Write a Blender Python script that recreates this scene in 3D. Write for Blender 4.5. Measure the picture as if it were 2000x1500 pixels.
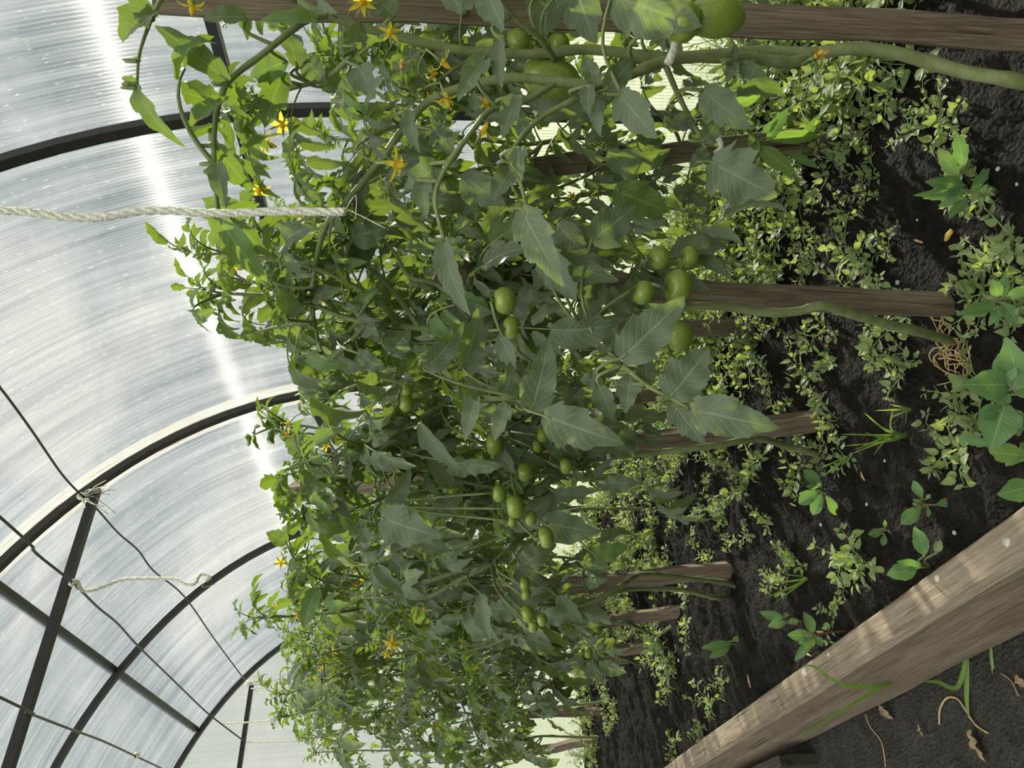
import bpy, math, random
import numpy as np
from mathutils import Vector, Matrix, noise

for o in list(bpy.data.objects):
    bpy.data.objects.remove(o)
SC = bpy.context.scene
COL = SC.collection
V = Vector

# ------------------------------------------------------------------ camera (held on its side, as the photograph was taken)
FPX, YAW, PITCH, ROLL = 1413.1, 0.6329, 0.0841, 0.0095
F = V((math.sin(YAW) * math.cos(PITCH), math.cos(YAW) * math.cos(PITCH), -math.sin(PITCH)))
R0 = V((math.cos(YAW), -math.sin(YAW), 0))
D0 = F.cross(R0)
DN = D0 * math.cos(ROLL) - R0 * math.sin(ROLL)
RT = R0 * math.cos(ROLL) + D0 * math.sin(ROLL)
cam_data = bpy.data.cameras.new('camera')
cam = bpy.data.objects.new('camera', cam_data)
COL.objects.link(cam)
cam_data.sensor_width = 36
cam_data.lens = 36 * FPX / 2000
cam_data.clip_start = 0.02
cam.matrix_world = Matrix(((DN.x, RT.x, -F.x, 0), (DN.y, RT.y, -F.y, 0), (DN.z, RT.z, -F.z, 0), (0, 0, 0, 1)))
SC.camera = cam


def ray(x, y):
    return F + RT * ((750 - y) / FPX) + DN * ((x - 1000) / FPX)


def pt(x, y, d):
    """point at distance d (along the viewing axis) seen at photo position x, y"""
    return ray(x, y) * d


def onX(x, y, X):
    r = ray(x, y)
    return r * (X / r.x)


def onY(x, y, Y):
    r = ray(x, y)
    return r * (Y / r.y)


def onZ(x, y, Z):
    r = ray(x, y)
    return r * (Z / r.z)


# ------------------------------------------------------------------ light
SC.view_settings.view_transform = 'Standard'
SC.view_settings.look = 'None'
SC.view_settings.gamma = 1
SC.view_settings.use_curve_mapping = False
SC.view_settings.exposure = 0.0
SC.cycles.max_bounces = 7
SC.cycles.diffuse_bounces = 3
SC.cycles.glossy_bounces = 2
SC.cycles.transmission_bounces = 4
SC.cycles.transparent_max_bounces = 10
SC.cycles.caustics_reflective = False
SC.cycles.caustics_refractive = False

SUN_DIR = V((1.0, 0.30, 0.462)).normalized()
sun_data = bpy.data.lights.new('sun', 'SUN')
sun_data.energy = 11.0
sun_data.angle = math.radians(1.2)
sun_data.color = (1.0, 0.93, 0.80)
sun = bpy.data.objects.new('sun', sun_data)
COL.objects.link(sun)
sun.rotation_euler = SUN_DIR.to_track_quat('Z', 'Y').to_euler()

world = bpy.data.worlds.new('world')
SC.world = world
world.use_nodes = True
wt = world.node_tree
wt.nodes.clear()


def N(t, kind, **kw):
    n = t.nodes.new(kind)
    for k, v in kw.items():
        if k == 'op':
            n.operation = v
        elif k == 'inp':
            for kk, vv in v.items():
                n.inputs[kk].default_value = vv
        else:
            setattr(n, k, v)
    return n


def ramp(t, stops, fac=None):
    n = t.nodes.new('ShaderNodeValToRGB')
    e = n.color_ramp.elements
    while len(e) < len(stops):
        e.new(0.5)
    for el, (p, c) in zip(e, stops):
        el.position = p
        el.color = (*c, 1) if len(c) == 3 else c
    if fac is not None:
        t.links.new(fac, n.inputs[0])
    return n


def build_world():
    t = wt
    tc = N(t, 'ShaderNodeTexCoord')
    mp = N(t, 'ShaderNodeMapping', inp={'Scale': (1.6, 1.6, 3.2)})
    nz = N(t, 'ShaderNodeTexNoise', inp={'Scale': 2.2, 'Detail': 5.0, 'Roughness': 0.55, 'Distortion': 0.3})
    t.links.new(tc.outputs['Generated'], mp.inputs[0])
    t.links.new(mp.outputs[0], nz.inputs['Vector'])
    cr = ramp(t, [(0.38, (0.19, 0.27, 0.34)), (0.50, (0.41, 0.48, 0.52)), (0.62, (0.78, 0.78, 0.75))], nz.outputs[0])
    # unseen sky overhead is boosted as added fill light for the interior
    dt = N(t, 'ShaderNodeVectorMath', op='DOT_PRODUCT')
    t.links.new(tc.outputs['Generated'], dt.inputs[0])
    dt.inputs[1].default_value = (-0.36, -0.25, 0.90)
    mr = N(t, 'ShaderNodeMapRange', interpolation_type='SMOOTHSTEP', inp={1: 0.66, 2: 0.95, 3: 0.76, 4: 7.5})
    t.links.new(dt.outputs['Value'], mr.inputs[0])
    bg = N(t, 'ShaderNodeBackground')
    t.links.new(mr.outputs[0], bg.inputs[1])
    out = N(t, 'ShaderNodeOutputWorld')
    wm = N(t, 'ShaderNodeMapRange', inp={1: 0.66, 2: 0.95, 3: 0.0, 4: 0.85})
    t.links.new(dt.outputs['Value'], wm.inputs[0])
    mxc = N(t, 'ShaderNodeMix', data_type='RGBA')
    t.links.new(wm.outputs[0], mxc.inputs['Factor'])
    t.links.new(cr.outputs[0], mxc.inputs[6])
    mxc.inputs[7].default_value = (0.62, 0.58, 0.49, 1)          # warm tint of the added overhead fill
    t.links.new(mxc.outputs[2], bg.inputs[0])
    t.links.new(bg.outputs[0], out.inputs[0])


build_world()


# ------------------------------------------------------------------ materials
def new_mat(name):
    m = bpy.data.materials.new(name)
    m.use_nodes = True
    t = m.node_tree
    t.nodes.clear()
    out = N(t, 'ShaderNodeOutputMaterial')
    return m, t, out


def mix_col(t, fac, a, b, blend='MIX'):
    n = N(t, 'ShaderNodeMix', data_type='RGBA', blend_type=blend)
    for sock, v in ((n.inputs['Factor'], fac), (n.inputs[6], a), (n.inputs[7], b)):
        if hasattr(v, 'is_linked'):
            t.links.new(v, sock)
        elif isinstance(v, (int, float)):
            sock.default_value = v
        else:
            sock.default_value = (*v, 1)
    return n.outputs[2]


def mth(t, op, a, b=None, c=None):
    n = N(t, 'ShaderNodeMath', op=op)
    for i, v in enumerate((a, b, c)):
        if v is None:
            continue
        if hasattr(v, 'is_linked'):
            t.links.new(v, n.inputs[i])
        else:
            n.inputs[i].default_value = v
    return n.outputs[0]


def leaf_material(name, base, pale, trans, spots=0.0, tw=0.37, rough=0.55):
    m, t, out = new_mat(name)
    uv = N(t, 'ShaderNodeUVMap')
    sep = N(t, 'ShaderNodeSeparateXYZ')
    t.links.new(uv.outputs[0], sep.inputs[0])
    across = mth(t, 'ABSOLUTE', mth(t, 'SUBTRACT', sep.outputs[0], 0.5))
    mid = N(t, 'ShaderNodeMapRange', inp={1: 0.012, 2: 0.05, 3: 1.0, 4: 0.0})
    t.links.new(across, mid.inputs[0])
    tcv = N(t, 'ShaderNodeTexCoord')
    wob = N(t, 'ShaderNodeTexNoise', inp={'Scale': 55.0, 'Detail': 2.0})
    t.links.new(tcv.outputs['Object'], wob.inputs['Vector'])
    along = mth(t, 'ADD', sep.outputs[1], mth(t, 'MULTIPLY', wob.outputs[0], 0.09))
    ph = mth(t, 'MULTIPLY', mth(t, 'SUBTRACT', along, mth(t, 'MULTIPLY', across, 0.55)), 30.0)
    vein = mth(t, 'POWER', mth(t, 'ABSOLUTE', mth(t, 'SINE', ph)), 22.0)
    veins = mth(t, 'MAXIMUM', mid.outputs[0], mth(t, 'MULTIPLY', vein, 0.55))
    info = N(t, 'ShaderNodeObjectInfo')
    tc = N(t, 'ShaderNodeTexCoord')
    nz = N(t, 'ShaderNodeTexNoise', inp={'Scale': 38.0, 'Detail': 3.0})
    t.links.new(tc.outputs['Object'], nz.inputs['Vector'])
    c = mix_col(t, mth(t, 'MULTIPLY', nz.outputs[0], 0.7), base, pale)
    hsv = N(t, 'ShaderNodeHueSaturation')
    rv = N(t, 'ShaderNodeMapRange', inp={1: 0.0, 2: 1.0, 3: 0.72, 4: 1.25})
    t.links.new(info.outputs['Random'], rv.inputs[0])
    t.links.new(rv.outputs[0], hsv.inputs['Value'])
    t.links.new(c, hsv.inputs['Color'])
    c = mix_col(t, mth(t, 'MULTIPLY', veins, 0.45), hsv.outputs[0], tuple(min(1, p * 1.7) for p in pale))
    tcol = mix_col(t, mth(t, 'MULTIPLY', veins, 0.6), trans, tuple(min(1.0, p * 1.5) for p in trans))
    if spots:
        sp = N(t, 'ShaderNodeTexNoise', inp={'Scale': 70.0, 'Detail': 1.0})
        t.links.new(tc.outputs['Object'], sp.inputs['Vector'])
        sm = N(t, 'ShaderNodeMapRange', inp={1: 0.58, 2: 0.68, 3: 0.0, 4: spots})
        t.links.new(sp.outputs[0], sm.inputs[0])
        c = mix_col(t, sm.outputs[0], c, (0.42, 0.44, 0.16))
    bmp = N(t, 'ShaderNodeBump', inp={'Strength': 0.35, 'Distance': 0.002})
    t.links.new(mth(t, 'ADD', mth(t, 'MULTIPLY', veins, -1.0), mth(t, 'MULTIPLY', nz.outputs[0], 0.6)), bmp.inputs['Height'])
    p = N(t, 'ShaderNodeBsdfPrincipled', inp={'Roughness': rough, 'Specular IOR Level': 0.35})
    p.inputs['Sheen Weight'].default_value = 0.4
    p.inputs['Sheen Roughness'].default_value = 0.4
    t.links.new(c, p.inputs['Base Color'])
    t.links.new(bmp.outputs[0], p.inputs['Normal'])
    tr = N(t, 'ShaderNodeBsdfTranslucent')
    t.links.new(tcol, tr.inputs['Color'])
    mx = N(t, 'ShaderNodeMixShader', inp={0: tw})
    t.links.new(p.outputs[0], mx.inputs[1])
    t.links.new(tr.outputs[0], mx.inputs[2])
    t.links.new(mx.outputs[0], out.inputs[0])
    return m


def plain(name, col, col2=None, rough=0.6, scale=40.0, bump=0.0, spec=0.3, metallic=0.0, stretch=(1, 1, 1), sss=0.0, detail=5.0, lo=0.3, hi=0.7):
    m, t, out = new_mat(name)
    p = N(t, 'ShaderNodeBsdfPrincipled', inp={'Roughness': rough, 'Specular IOR Level': spec, 'Metallic': metallic})
    tc = N(t, 'ShaderNodeTexCoord')
    mp = N(t, 'ShaderNodeMapping', inp={'Scale': stretch})
    nz = N(t, 'ShaderNodeTexNoise', inp={'Scale': scale, 'Detail': detail, 'Roughness': 0.6})
    t.links.new(tc.outputs['Object'], mp.inputs[0])
    t.links.new(mp.outputs[0], nz.inputs['Vector'])
    cr = ramp(t, [(lo, col), (hi, col2 or col)], nz.outputs[0])
    t.links.new(cr.outputs[0], p.inputs['Base Color'])
    if bump:
        b = N(t, 'ShaderNodeBump', inp={'Strength': bump, 'Distance': 0.004})
        t.links.new(nz.outputs[0], b.inputs['Height'])
        t.links.new(b.outputs[0], p.inputs['Normal'])
    if sss:
        p.inputs['Subsurface Weight'].default_value = sss
        p.inputs['Subsurface Radius'].default_value = (0.01, 0.012, 0.004)
        p.inputs['Subsurface Scale'].default_value = 0.6
    t.links.new(p.outputs[0], out.inputs[0])
    return m


def wood_mat(name, dark, mid, light, along=2):
    """grey weathered wood: long grain along one local axis, cracks and blotches"""
    m, t, out = new_mat(name)
    tc = N(t, 'ShaderNodeTexCoord')
    info = N(t, 'ShaderNodeObjectInfo')
    addv = N(t, 'ShaderNodeVectorMath', op='ADD')
    t.links.new(tc.outputs['Object'], addv.inputs[0])
    t.links.new(info.outputs['Random'], addv.inputs[1])
    s1 = [420.0, 420.0, 420.0]
    s1[along] = 14.0
    s2 = [30.0, 30.0, 30.0]
    s2[along] = 4.0
    s3 = [95.0, 95.0, 95.0]
    s3[along] = 2.6
    ns = []
    for s in (s1, s2, s3):
        mp = N(t, 'ShaderNodeMapping', inp={'Scale': s})
        nz = N(t, 'ShaderNodeTexNoise', inp={'Scale': 1.0, 'Detail': 6.0, 'Roughness': 0.6})
        t.links.new(addv.outputs[0], mp.inputs[0])
        t.links.new(mp.outputs[0], nz.inputs['Vector'])
        ns.append(nz.outputs[0])
    cr = ramp(t, [(0.32, dark), (0.5, mid), (0.68, light)], mth(t, 'ADD', mth(t, 'MULTIPLY', ns[0], 0.55), mth(t, 'MULTIPLY', ns[1], 0.45)))
    crack = N(t, 'ShaderNodeMapRange', inp={1: 0.30, 2: 0.36, 3: 1.0, 4: 0.0})
    t.links.new(ns[2], crack.inputs[0])
    c = mix_col(t, mth(t, 'MULTIPLY', crack.outputs[0], 0.8), cr.outputs[0], tuple(v * 0.35 for v in dark))
    p = N(t, 'ShaderNodeBsdfPrincipled', inp={'Roughness': 0.85, 'Specular IOR Level': 0.2})
    b = N(t, 'ShaderNodeBump', inp={'Strength': 0.6, 'Distance': 0.002})
    t.links.new(mth(t, 'SUBTRACT', ns[0], crack.outputs[0]), b.inputs['Height'])
    t.links.new(c, p.inputs['Base Color'])
    t.links.new(b.outputs[0], p.inputs['Normal'])
    t.links.new(p.outputs[0], out.inputs[0])
    return m


def polycarbonate(name, rib, haze0=0.06, hair_w=1.0):
    """hazy twin-wall sheet: clear film + translucent haze + ribs that fan the sunlight out across their own direction.
    rib: 'arch' (ribs follow the hoop, spaced along Y) or 'upright' (ribs vertical, spaced along X)"""
    m, t, out = new_mat(name)
    geo = N(t, 'ShaderNodeNewGeometry')
    uv = N(t, 'ShaderNodeUVMap')
    sep = N(t, 'ShaderNodeSeparateXYZ')
    t.links.new(uv.outputs[0], sep.inputs[0])
    pitch = 0.0078
    frac = mth(t, 'FRACT', mth(t, 'DIVIDE', sep.outputs[0], pitch))
    tri = mth(t, 'ABSOLUTE', mth(t, 'SUBTRACT', frac, 0.5))        # 0 .. .5, .5 = on a rib
    ribm = N(t, 'ShaderNodeMapRange', inp={1: 0.30, 2: 0.42, 3: 0.0, 4: 1.0})
    t.links.new(tri, ribm.inputs[0])
    # streaks of dirt and condensation running along the channels
    mp = N(t, 'ShaderNodeMapping', inp={'Scale': (60.0, 1.6, 1.0)})
    t.links.new(uv.outputs[0], mp.inputs[0])
    st = N(t, 'ShaderNodeTexNoise', inp={'Scale': 1.0, 'Detail': 4.0, 'Roughness': 0.6})
    t.links.new(mp.outputs[0], st.inputs['Vector'])
    mp2 = N(t, 'ShaderNodeMapping', inp={'Scale': (260.0, 38.0, 1.0)})
    t.links.new(uv.outputs[0], mp2.inputs[0])
    dr = N(t, 'ShaderNodeTexNoise', inp={'Scale': 1.0, 'Detail': 2.0})
    t.links.new(mp2.outputs[0], dr.inputs['Vector'])
    drop = N(t, 'ShaderNodeMapRange', inp={1: 0.66, 2: 0.72, 3: 0.0, 4: 1.0})
    t.links.new(dr.outputs[0], drop.inputs[0])
    mp3 = N(t, 'ShaderNodeMapping', inp={'Scale': (13.0, 0.7, 1.0)})
    t.links.new(uv.outputs[0], mp3.inputs[0])
    st2 = N(t, 'ShaderNodeTexNoise', inp={'Scale': 1.0, 'Detail': 3.0, 'Roughness': 0.6})
    t.links.new(mp3.outputs[0], st2.inputs['Vector'])
    stm = N(t, 'ShaderNodeMapRange', inp={1: 0.40, 2: 0.64, 3: 0.0, 4: 1.0})
    t.links.new(mth(t, 'ADD', mth(t, 'MULTIPLY', st.outputs[0], 0.55), mth(t, 'MULTIPLY', st2.outputs[0], 0.45)), stm.inputs[0])
    haze = mth(t, 'ADD', mth(t, 'MULTIPLY', stm.outputs[0], 0.13), mth(t, 'MULTIPLY', drop.outputs[0], 0.22))
    haze = mth(t, 'ADD', haze, mth(t, 'MULTIPLY', ribm.outputs[0], 0.08))
    haze = mth(t, 'ADD', haze, haze0)
    tp = N(t, 'ShaderNodeBsdfTransparent')
    tcol = mix_col(t, ribm.outputs[0], (0.93, 0.955, 0.96), (0.30, 0.34, 0.37))
    t.links.new(tcol, tp.inputs[0])
    tl = N(t, 'ShaderNodeBsdfTranslucent', inp={'Color': (0.66, 0.69, 0.70, 1)})
    m1 = N(t, 'ShaderNodeMixShader')
    t.links.new(haze, m1.inputs[0])
    t.links.new(tp.outputs[0], m1.inputs[1])
    t.links.new(tl.outputs[0], m1.inputs[2])
    cr = N(t, 'ShaderNodeVectorMath', op='CROSS_PRODUCT')
    t.links.new(geo.outputs['Normal'], cr.inputs[0])
    cr.inputs[1].default_value = (0, 1, 0) if rib == 'arch' else (1, 0, 0)
    hair = N(t, 'ShaderNodeBsdfHair', component='Transmission')
    hair.inputs['Color'].default_value = (1, 0.98, 0.93, 1)
    hair.inputs['RoughnessU'].default_value = 0.0045
    hair.inputs['RoughnessV'].default_value = 1.0
    t.links.new(cr.outputs[0], hair.inputs['Tangent'])
    m2 = N(t, 'ShaderNodeMixShader')
    hw = mth(t, 'ADD', mth(t, 'MULTIPLY', ribm.outputs[0], 0.0125 * hair_w), 0.0045 * hair_w)
    t.links.new(hw, m2.inputs[0])
    t.links.new(m1.outputs[0], m2.inputs[1])
    t.links.new(hair.outputs[0], m2.inputs[2])
    gl = N(t, 'ShaderNodeBsdfGlossy', inp={'Roughness': 0.25})
    m3 = N(t, 'ShaderNodeMixShader', inp={0: 0.04})
    t.links.new(m2.outputs[0], m3.inputs[1])
    t.links.new(gl.outputs[0], m3.inputs[2])
    t.links.new(m3.outputs[0], out.inputs[0])
    return m


def soil_mat(name, c0, c1, c2):
    m, t, out = new_mat(name)
    tc = N(t, 'ShaderNodeTexCoord')
    n1 = N(t, 'ShaderNodeTexNoise', inp={'Scale': 26.0, 'Detail': 8.0, 'Roughness': 0.7})
    n2 = N(t, 'ShaderNodeTexVoronoi', inp={'Scale': 160.0})
    n3 = N(t, 'ShaderNodeTexNoise', inp={'Scale': 260.0, 'Detail': 3.0})
    for n in (n1, n2, n3):
        t.links.new(tc.outputs['Object'], n.inputs['Vector'])
    cr = ramp(t, [(0.3, c0), (0.55, c1), (0.75, c2)], n1.outputs[0])
    fl = N(t, 'ShaderNodeMapRange', inp={1: 0.68, 2: 0.74, 3: 0.0, 4: 0.35})
    t.links.new(n3.outputs[0], fl.inputs[0])
    c = mix_col(t, fl.outputs[0], cr.outputs[0], (0.16, 0.13, 0.10))
    p = N(t, 'ShaderNodeBsdfPrincipled', inp={'Roughness': 0.95, 'Specular IOR Level': 0.15})
    b = N(t, 'ShaderNodeBump', inp={'Strength': 1.0, 'Distance': 0.010})
    t.links.new(mth(t, 'ADD', mth(t, 'ADD', n1.outputs[0], mth(t, 'MULTIPLY', n2.outputs[0], 0.8)), mth(t, 'MULTIPLY', n3.outputs[0], 0.4)), b.inputs['Height'])
    t.links.new(c, p.inputs['Base Color'])
    t.links.new(b.outputs[0], p.inputs['Normal'])
    t.links.new(p.outputs[0], out.inputs[0])
    return m


M = {}
M['leaf'] = leaf_material('tomato_leaf', (0.103, 0.138, 0.084), (0.205, 0.240, 0.168), (0.22, 0.31, 0.035))
M['leaf_spot'] = leaf_material('spotted_tomato_leaf', (0.107, 0.145, 0.086), (0.21, 0.25, 0.165), (0.22, 0.32, 0.04), spots=0.4)
M['leaf_young'] = leaf_material('young_or_lit_tomato_leaf', (0.09, 0.16, 0.05), (0.17, 0.25, 0.10), (0.25, 0.37, 0.03))  # lighter green for young leaves, also paints in light on a few lit ones
M['weed'] = leaf_material('chickweed_leaf', (0.17, 0.24, 0.08), (0.27, 0.35, 0.16), (0.46, 0.56, 0.10), rough=0.5)
M['weed_broad'] = leaf_material('broad_weed_leaf', (0.10, 0.20, 0.075), (0.19, 0.30, 0.14), (0.28, 0.50, 0.06), rough=0.5)
M['grass'] = leaf_material('grass_blade', (0.15, 0.26, 0.05), (0.25, 0.36, 0.12), (0.35, 0.55, 0.06))
M['stem'] = plain('tomato_stem', (0.125, 0.155, 0.06), (0.23, 0.26, 0.115), 0.6, 60, 0.3)
M['weed_stem'] = plain('weed_stem', (0.18, 0.26, 0.08), (0.26, 0.34, 0.13), 0.6, 60)
M['red_stem'] = plain('red_weed_stem', (0.20, 0.07, 0.04), (0.28, 0.12, 0.07), 0.6, 60)
M['fruit'] = plain('green_tomato_skin', (0.17, 0.235, 0.03), (0.25, 0.32, 0.065), 0.25, 22, 0.0, 0.5, sss=0.25, detail=2)


def petal_mat():
    m, t, out = new_mat('yellow_petal')
    p = N(t, 'ShaderNodeBsdfPrincipled', inp={'Base Color': (0.80, 0.60, 0.06, 1), 'Roughness': 0.5})
    tr = N(t, 'ShaderNodeBsdfTranslucent', inp={'Color': (0.95, 0.74, 0.08, 1)})
    mx = N(t, 'ShaderNodeMixShader', inp={0: 0.5})
    t.links.new(p.outputs[0], mx.inputs[1])
    t.links.new(tr.outputs[0], mx.inputs[2])
    t.links.new(mx.outputs[0], out.inputs[0])
    return m


M['petal'] = petal_mat()
M['withered'] = plain('withered_petal', (0.60, 0.34, 0.06), (0.72, 0.50, 0.14), 0.6, 60)
M['stake'] = wood_mat('brown_weathered_stake', (0.060, 0.044, 0.031), (0.175, 0.134, 0.097), (0.32, 0.26, 0.20), 2)
M['board'] = wood_mat('grey_weathered_board', (0.085, 0.066, 0.047), (0.225, 0.178, 0.128), (0.37, 0.305, 0.225), 1)
M['dark_board'] = wood_mat('dark_weathered_board', (0.02, 0.017, 0.013), (0.055, 0.045, 0.035), (0.10, 0.085, 0.068), 1)  # darker wood tones for the offcut
M['steel'] = plain('dark_painted_steel', (0.012, 0.011, 0.012), (0.022, 0.020, 0.021), 0.5, 30, 0.05, 0.4)
M['wire'] = plain('dark_wire', (0.045, 0.042, 0.035), (0.10, 0.09, 0.07), 0.5, 90, 0.1, 0.4, metallic=0.3)
M['twine'] = plain('white_twine', (0.76, 0.70, 0.60), (0.93, 0.90, 0.83), 0.95, 300, 0.8)
M['soil'] = soil_mat('black_soil', (0.005, 0.0042, 0.0038), (0.016, 0.013, 0.011), (0.045, 0.036, 0.029))
M['path'] = soil_mat('trodden_path', (0.030, 0.028, 0.025), (0.052, 0.048, 0.042), (0.080, 0.073, 0.062))
M['poly'] = polycarbonate('arched_polycarbonate', 'arch')
M['poly_end'] = polycarbonate('end_polycarbonate', 'upright', 0.45, 0.4)
M['lawn'] = plain('outside_grass', (0.13, 0.17, 0.06), (0.30, 0.33, 0.16), 0.9, 14, 0.5)
M['pebble'] = plain('pale_pebble', (0.40, 0.37, 0.32), (0.62, 0.60, 0.54), 0.9, 90, 0.4)
M['straw'] = plain('dry_straw', (0.36, 0.25, 0.11), (0.55, 0.42, 0.22), 0.8, 90, 0.2)
M['dead'] = plain('dry_leaf', (0.16, 0.11, 0.065), (0.30, 0.22, 0.14), 0.9, 60, 0.4)


def seam_mat():
    m, t, out = new_mat('stained_sheet_overlap')
    uv = N(t, 'ShaderNodeUVMap')
    mp = N(t, 'ShaderNodeMapping', inp={'Scale': (90.0, 9.0, 1.0)})
    t.links.new(uv.outputs[0], mp.inputs[0])
    nz = N(t, 'ShaderNodeTexNoise', inp={'Scale': 1.0, 'Detail': 5.0})
    t.links.new(mp.outputs[0], nz.inputs['Vector'])
    cr = ramp(t, [(0.50, (0.62, 0.59, 0.51)), (0.62, (0.50, 0.40, 0.27)), (0.72, (0.26, 0.15, 0.07))], nz.outputs[0])
    tl = N(t, 'ShaderNodeBsdfTranslucent')
    t.links.new(cr.outputs[0], tl.inputs[0])
    tp = N(t, 'ShaderNodeBsdfTransparent')
    mx = N(t, 'ShaderNodeMixShader', inp={0: 0.35})
    t.links.new(tp.outputs[0], mx.inputs[1])
    t.links.new(tl.outputs[0], mx.inputs[2])
    t.links.new(mx.outputs[0], out.inputs[0])
    return m


M['seam'] = seam_mat()


# ------------------------------------------------------------------ mesh helpers
class MB:
    def __init__(self):
        self.v, self.f, self.uv, self.mi = [], [], [], []
        self.mats = []
        self.cur = 0

    def use(self, m):
        if m not in self.mats:
            self.mats.append(m)
        self.cur = self.mats.index(m)
        return self

    def face(self, idx, uvs=None):
        self.f.append(idx)
        self.uv.append(uvs or [(0.3, 0.3)] * len(idx))
        self.mi.append(self.cur)

    def tube(self, pts, rad, n=6, cap=True):
        pts = [V(p) for p in pts]
        k = len(pts)
        if k < 2:
            return
        if isinstance(rad, (int, float)):
            rad = [rad] * k
        tan = []
        for i in range(k):
            d = pts[min(i + 1, k - 1)] - pts[max(i - 1, 0)]
            tan.append(d.normalized() if d.length > 1e-9 else V((0, 0, 1)))
        ref = V((0, 0, 1)) if abs(tan[0].z) < 0.9 else V((1, 0, 0))
        a = tan[0].cross(ref).normalized()
        base = len(self.v)
        L = 0.0
        for i in range(k):
            a = (a - tan[i] * a.dot(tan[i]))
            a = a.normalized() if a.length > 1e-6 else tan[i].orthogonal().normalized()
            b = tan[i].cross(a)
            for j in range(n):
                an = 2 * math.pi * j / n
                self.v.append(tuple(pts[i] + (a * math.cos(an) + b * math.sin(an)) * rad[i]))
        for i in range(k - 1):
            for j in range(n):
                self.face([base + i * n + j, base + i * n + (j + 1) % n, base + (i + 1) * n + (j + 1) % n, base + (i + 1) * n + j])
        if cap:
            self.face([base + j for j in range(n)][::-1])
            self.face([base + (k - 1) * n + j for j in range(n)])

    def box_path(self, sections):
        """closed tube through rectangular sections, each a list of four points"""
        base = len(self.v)
        for s in sections:
            for p in s:
                self.v.append(tuple(p))
        for i in range(len(sections) - 1):
            for j in range(4):
                self.face([base + i * 4 + j, base + i * 4 + (j + 1) % 4, base + i * 4 + 4 + (j + 1) % 4, base + i * 4 + 4 + j])
        self.face([base + j for j in (3, 2, 1, 0)])
        e = base + 4 * (len(sections) - 1)
        self.face([e, e + 1, e + 2, e + 3])

    def build(self, name, mat=None, parent=None, smooth=True, loc=None):
        me = bpy.data.meshes.new(name)
        vv = self.v
        if loc is not None:
            vv = [(x - loc[0], y - loc[1], z - loc[2]) for x, y, z in vv]
        me.from_pydata(vv, [], self.f)
        uvl = me.uv_layers.new(name='UVMap')
        flat = [c for fu in self.uv for u in fu for c in u]
        uvl.data.foreach_set('uv', flat)
        if mat is not None:
            me.materials.append(mat)
        else:
            for m in self.mats:
                me.materials.append(m)
            me.polygons.foreach_set('material_index', self.mi)
        me.polygons.foreach_set('use_smooth', [smooth] * len(me.polygons))
        me.update()
        o = bpy.data.objects.new(name, me)
        COL.objects.link(o)
        if parent is not None:
            o.parent = parent
        if loc is not None:
            o.location = loc
        return o


def tag(o, label, cat, group=None, kind=None):
    o['label'] = label
    o['category'] = cat
    if group:
        o['group'] = group
    if kind:
        o['kind'] = kind
    return o


def empty(name, loc=(0, 0, 0)):
    o = bpy.data.objects.new(name, None)
    o.empty_display_size = 0.05
    COL.objects.link(o)
    o.location = loc
    return o


def smooth_path(pts, n=4):
    """Catmull-Rom through the points"""
    pts = [V(p) for p in pts]
    if len(pts) < 3:
        return pts
    out = []
    for i in range(len(pts) - 1):
        p0, p1, p2, p3 = pts[max(i - 1, 0)], pts[i], pts[i + 1], pts[min(i + 2, len(pts) - 1)]
        for k in range(n):
            t = k / n
            out.append(0.5 * ((2 * p1) + (p2 - p0) * t + (2 * p0 - 5 * p1 + 4 * p2 - p3) * t * t + (3 * p1 - p0 - 3 * p2 + p3) * t ** 3))
    out.append(pts[-1])
    return out


# ------------------------------------------------------------------ the setting
SOIL, PATH = -0.63, -0.785
CX, AX, BZ, CZ, WIG = 0.3225, 1.0942, 1.0942 / 0.8192, 0.0653, 0.0245
ARCH_Y = [-1.08, -0.08, 0.919, 1.919, 2.842, 3.889]


def hoop_right(ins=0.0, n=26):
    """(x, z) points of the right half of the hoop, from the soil up to above the path"""
    pts = [(CX + AX - ins, PATH - 0.05), (CX + AX - ins, -0.4), (CX + AX - ins, -0.2)]
    for i in range(n + 1):
        th = (math.pi / 2) * i / n
        r = AX + WIG * math.sin(4 * th) - ins
        pts.append((CX + r * math.cos(th), CZ + r * math.sin(th) / 0.8192))
    return pts


def hoop(ins=0.0):
    r = hoop_right(ins)
    apex = r[-1][1]
    mid = [(0.2, apex + 0.012), (0.0, apex + 0.018)]
    right = r + mid
    left = [(-x, z) for x, z in right[:-1]][::-1]
    return right + left


def tangent_n(pts, i):
    a, b = pts[max(i - 1, 0)], pts[min(i + 1, len(pts) - 1)]
    t = V((b[0] - a[0], 0, b[1] - a[1])).normalized()
    return V((t.z, 0, -t.x))     # outward for a hoop walked from the right


def sheet(name, prof, y0, y1, mat, kind='structure', ny=2):
    mb = MB().use(mat)
    s = 0.0
    k = len(prof)
    arc = [0.0]
    for i in range(1, k):
        arc.append(arc[-1] + math.hypot(prof[i][0] - prof[i - 1][0], prof[i][1] - prof[i - 1][1]))
    for i, (x, z) in enumerate(prof):
        mb.v.append((x, y0, z))
        mb.v.append((x, y1, z))
    for i in range(k - 1):
        q = [2 * i, 2 * i + 1, 2 * i + 3, 2 * i + 2]
        mb.face(q, [(y0, arc[i]), (y1, arc[i]), (y1, arc[i + 1]), (y0, arc[i + 1])])
    o = mb.build(name)
    o['kind'] = kind
    return o


HP = hoop()
iw = next(i for i, p in enumerate(HP) if p[1] > CZ - 0.001)          # where the upright wall turns into the roof
il = len(HP) - 1 - iw
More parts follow.
